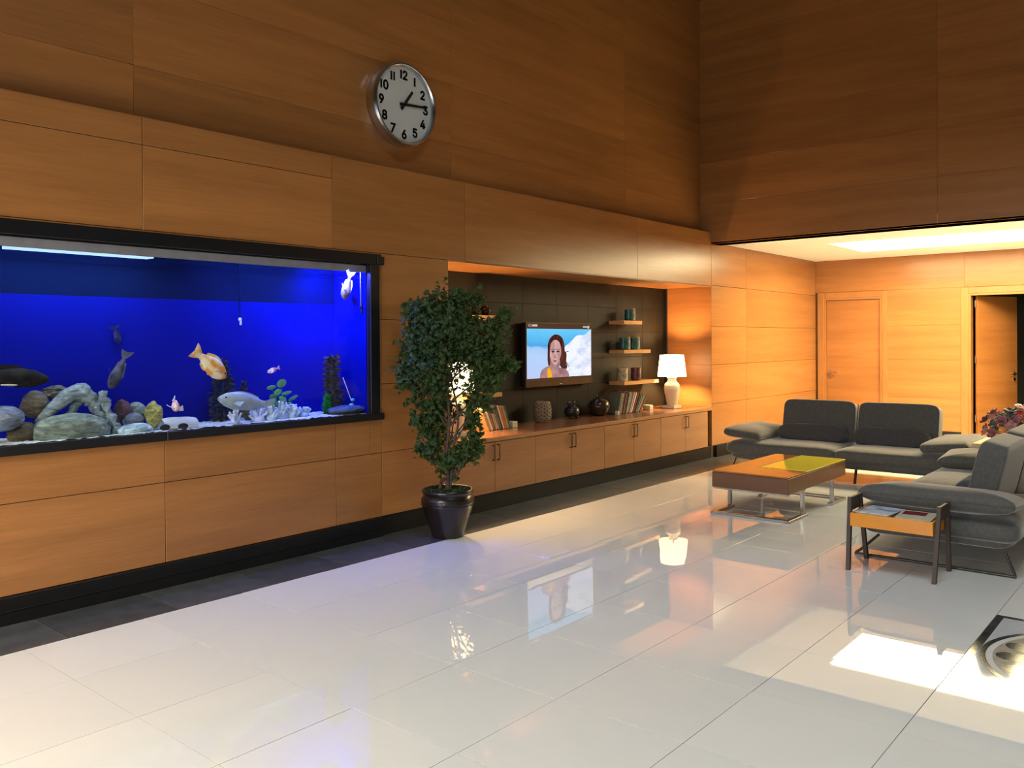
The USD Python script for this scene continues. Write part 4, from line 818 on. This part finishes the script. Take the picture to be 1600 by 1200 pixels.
# ------------------------------------------------------------------ sofas
def sofa(label, X0, Y0, rot):
    """local: x along the length (0..2.42), y from the front (0) to the back, z up"""
    t = thing('sofa', label, 'sofa', (X0, Y0, 0)); c, s = (1, 0) if rot == 0 else (0, -1)
    def W(m): v, f = V(m); return np.c_[X0+v[:, 0]*c-v[:, 1]*s, Y0+v[:, 0]*s+v[:, 1]*c, v[:, 2]], f
    for i, (a, b) in enumerate(((-.02, 1.225), (1.205, 2.44))):
        part(t, 'seat_cushion', W(cushion(((a+b)/2, .49, .283), (b-a, 1.0, .20), .55, .13, 26, 52, .012, seed=i+3)), 'fabric_grey', True)
    part(t, 'base', W(cushion((1.21, .475, .225), (2.37, .92, .175), .42, .14, 20, 60, seed=7)), 'fabric_grey', True, label='sloping fabric base')
    for i, (xc, tl) in enumerate(((.165, -5), (2.255, 5))):
        p = part(t, 'arm_cushion', W(cushion((xc, .50, .440), (.44, .95, .165), .78, .10, 26, 48, tilt=rotm([0, 1, 0], -tl), seed=i+11)), 'fabric_grey', True)
        e = cushion((xc, .50, .440), (.446, .957, .008), .9, .10, 6, 48, tilt=rotm([0, 1, 0], -tl), wr=0); part(p, 'piping', W(e), 'fabric_dark', True)
    for i, (a, b) in enumerate(((.40, 1.215), (1.25, 2.07))):
        M = rotm([1, 0, 0], -13); part(t, 'backrest', W(cushion(((a+b)/2, .735, .572), (b-a, .18, .47), .26, .12, 30, 48, tilt=M, seed=i+21)), 'fabric_grey', True)
        M = rotm([1, 0, 0], -38); part(t, 'lumbar_cushion', W(cushion(((a+b)/2-.03, .555, .440), (.78, .11, .25), .7, .28, 24, 44, tilt=M, seed=i+31, wr=.014)), 'fabric_dark', True)
    part(t, 'hinge_strip', W(tube([(1.2325, .645, .38), (1.2325, .73, .775)], .006)), 'chrome')
    for x in (.06, 1.42, 2.37):
        if x == 1.42: part(t, 'leg', W(tube(spl([(x, .02, .012), (x, .04, .06), (x-.01, .10, .15)]), .014)), 'metal_black', 50)
        else: part(t, 'sled_leg', W(tube(spl([(x, .14, .16), (x, .03, .05), (x, -.012, .014), (x, .03, .0095), (x, .5, .0095), (x, .92, .0095), (x, .955, .014), (x, .94, .06), (x, .90, .16)], 6), .009)), 'metal_black', 50)
    return t


sofa('dark grey fabric sofa standing across the room before the doors', .66, 8.93, 0); sofa('dark grey fabric sofa at the right, its back turned to the open floor', 3.04, 8.45, 1)

# ------------------------------------------------------------------ side table with magazines
sx0, sx1, sy0, sy1 = 3.125, 3.625, 5.655, 5.985; t = thing('side_table', 'small side table with orange tray and walnut legs beside the sofa', 'side table', ((sx0+sx1)/2, 5.82, 0))
part(t, 'tray', cat_(cb(sx0, sx1, sy0, sy0+.012, .285, .370, .002), cb(sx0, sx1, sy1-.012, sy1, .285, .370, .002), cb(sx0, sx0+.012, sy0+.012, sy1-.012, .285, .370, .001), cb(sx1-.012, sx1, sy0+.012, sy1-.012, .285, .370, .001), bx(sx0+.012, sx1-.012, sy0+.012, sy1-.012, .288, .345)), 'lacquer_orange', label='orange lacquered tray')
for s, x in ((-1, sx0), (1, sx1)):
    for yb, yt in ((5.635, 5.725), (6.005, 5.915)):
        xb, xt = x+s*(-.005 if s < 0 else .0)-.0+s*.004, x+s*.022
        P = [(X+dx, Y+dy, Z) for X, Y, Z in ((xb+s*.008-.001*s, yb, 0), (xt, yt, .462)) for dx in (-.012, .012) for dy in (-.016, .016)]; part(t, 'leg', hull(P), 'wood_walnut')
    part(t, 'end_board', cb(x+s*.022-.009, x+s*.022+.009, 5.742, 5.898, .372, .460, .002), 'wood_walnut')
mat('mag_cover', {'t': ('texture_coordinate', {}), 'n': ('noise_texture', {'scale': 7, 'detail': 1}), 'r': ('rgb_ramp', {'ramp': [(.3, (.10, .17, .34)), (.42, (.42, .52, .70)), (.5, (.70, .74, .82)), (.7, (.80, .80, .82))]}), 'p': ('principled_bsdf', {'roughness': .25})}, [('t.object', 'n.vector'), ('n.fac', 'r.fac'), ('r.color', 'p.base_color')])
plain('mag_red', (.22, .02, .03), .25); plain('mag_cream', (.68, .60, .46), .3, .1, 8); plain('mag_grey', (.30, .29, .26), .3, .3, 9)


def magazine(x, y, z, w_, h_, an, th, m, label, extra=None):
    t = thing('magazine', label, 'magazine', (x, y, z), 'magazines on the side table'); M = rotm([0, 0, 1], an); put = lambda q: (V(q)[0]@M.T+(x, y, z), V(q)[1])
    part(t, 'pages', put(bx(-w_/2+.002, w_/2-.002, -h_/2+.002, h_/2-.002, 0, th)), 'paper'); part(t, 'cover', put(bx(-w_/2, w_/2, -h_/2, h_/2, th, th+.001)), m)
    if extra: part(t, 'cover_print', put(bx(*extra, th+.001, th+.0014)), 'mag_red', label='dark red picture')


magazine(3.25, 5.82, .3455, .21, .28, 4, .022, 'mag_grey', 'grey magazine lowest in the left pile on the orange tray'); magazine(3.262, 5.825, .369, .215, .29, -5, .006, 'mag_cover', 'blue and white magazine on top of the left pile')
magazine(3.49, 5.82, .3455, .21, .28, -3, .018, 'mag_grey', 'grey magazine lowest in the right pile on the orange tray'); magazine(3.488, 5.825, .365, .215, .28, 4, .006, 'mag_cream', 'cream magazine with a dark red picture on top of the right pile', (-.09, .05, 0, .12))

# ------------------------------------------------------------------ corner table with flowers
t = thing('corner_table', 'small pale square table in the corner between the sofas', 'table', (3.55, 9.35, 0)); plain('table_beige', (.62, .46, .28), .4, .05)
part(t, 'top', cb(3.16, 3.88, 8.98, 9.68, .470, .505, .004), 'table_beige')
for x in (3.20, 3.84):
    for y in (9.02, 9.64): part(t, 'leg', cb(x-.02, x+.02, y-.02, y+.02, 0, .47, .002), 'table_beige')
fx, fy, fz = 3.46, 9.17, .506; o = np.array([fx, fy, fz]); t = thing('flower_arrangement', 'artificial mauve flowers in a low dark pot on the corner table', 'flowers', o)
plain('petal_mauve', (.30, .10, .12), .6, .4, 30); plain('petal_plum', (.10, .03, .05), .6, .4, 30); plain('petal_pink', (.52, .25, .23), .6, .2, 30); plain('leaf_grey', (.08, .09, .07), .6, .3)
part(t, 'pot', lathe([(0, 0), (.06, 0), (.085, .05), (.08, .075), (.07, .075), (.068, .06), (0, .06)], 28, o), 'ceramic_dark', 50)
r = R(7)
for k in range(34):
    a, e = r.rand()*2*PI, r.uniform(.05, 1.35); d = np.array([math.cos(a)*math.cos(e)*.27, math.sin(a)*math.cos(e)*.27, math.sin(e)*.27+.03]); c = o+(0, 0, .05)+d*r.uniform(.72, 1.0); m = ('petal_mauve', 'petal_plum', 'petal_pink', 'petal_mauve', 'leaf_grey')[k % 5]; ms = []
    st = part(t, 'flower', cat_(*[(lambda v, f: (v@trimesh.geometry.align_vectors([0, 0, 1], d/np.linalg.norm(d))[:3, :3].T+c, f))(*(lambda q: (q[0]@rotm([0, 0, 1], j*72).T, q[1]))(cushion((.028, 0, .012), (.062, .050, .014), .8, .9, 6, 10, tilt=rotm([0, 1, 0], -35), wr=0))) for j in range(5)]), m, True)
    part(st, 'stem', tube([o+(0, 0, .05), (o+(0, 0, .05)+c)/2+(0, 0, .02), c], .0025, 5), 'leaf_grey')
o = np.array((3.50, 9.27, .506)); plain('red_gloss', (.75, .03, .012), .25)
part(t, 'red_stem', tube([o, o+(0, 0, .25)], .008), 'leaf_grey'); part(t, 'red_bloom', lathe([(0, .24), (.03, .245), (.05, .29), (.05, .32), (.032, .35), (0, .352)], 24, o), 'red_gloss', 50, 'bright red glossy bloom'); part(t, 'bloom_tip', lathe([(.03, .352), (.034, .362), (.02, .372), (0, .376)], 20, o), 'ceramic_white', 50)
part(t, 'curled_petal', tube(spl([o+(.02, .03, .34), o+(.055, .045, .36), o+(.085, .05, .30), (o+(.075, .05, .22)), o+(.03, .03, .20)]), .008), 'red_gloss', 50)

# ------------------------------------------------------------------ the dark room behind the open door
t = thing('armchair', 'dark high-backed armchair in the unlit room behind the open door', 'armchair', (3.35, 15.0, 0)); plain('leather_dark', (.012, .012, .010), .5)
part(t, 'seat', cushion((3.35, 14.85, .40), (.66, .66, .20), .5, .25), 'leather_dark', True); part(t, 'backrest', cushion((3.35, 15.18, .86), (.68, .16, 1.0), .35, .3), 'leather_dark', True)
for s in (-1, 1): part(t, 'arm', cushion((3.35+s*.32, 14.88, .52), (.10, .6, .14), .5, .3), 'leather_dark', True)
for sx in (-1, 1):
    for sy in (-1, 1): part(t, 'leg', tube([(3.35+sx*.26, 14.87+sy*.25, 0), (3.35+sx*.26, 14.87+sy*.25, .32)], .02), 'metal_black')
t = thing('light_switch', 'small dark switch plate on the wall of the unlit room', 'switch', on_y(1583, 540, 16.594)); c = on_y(1583, 540, 16.594); part(t, 'plate', cb(c[0]-.05, c[0]+.05, 16.588, 16.6, c[2]-.05, c[2]+.05, .002), 'metal_black')
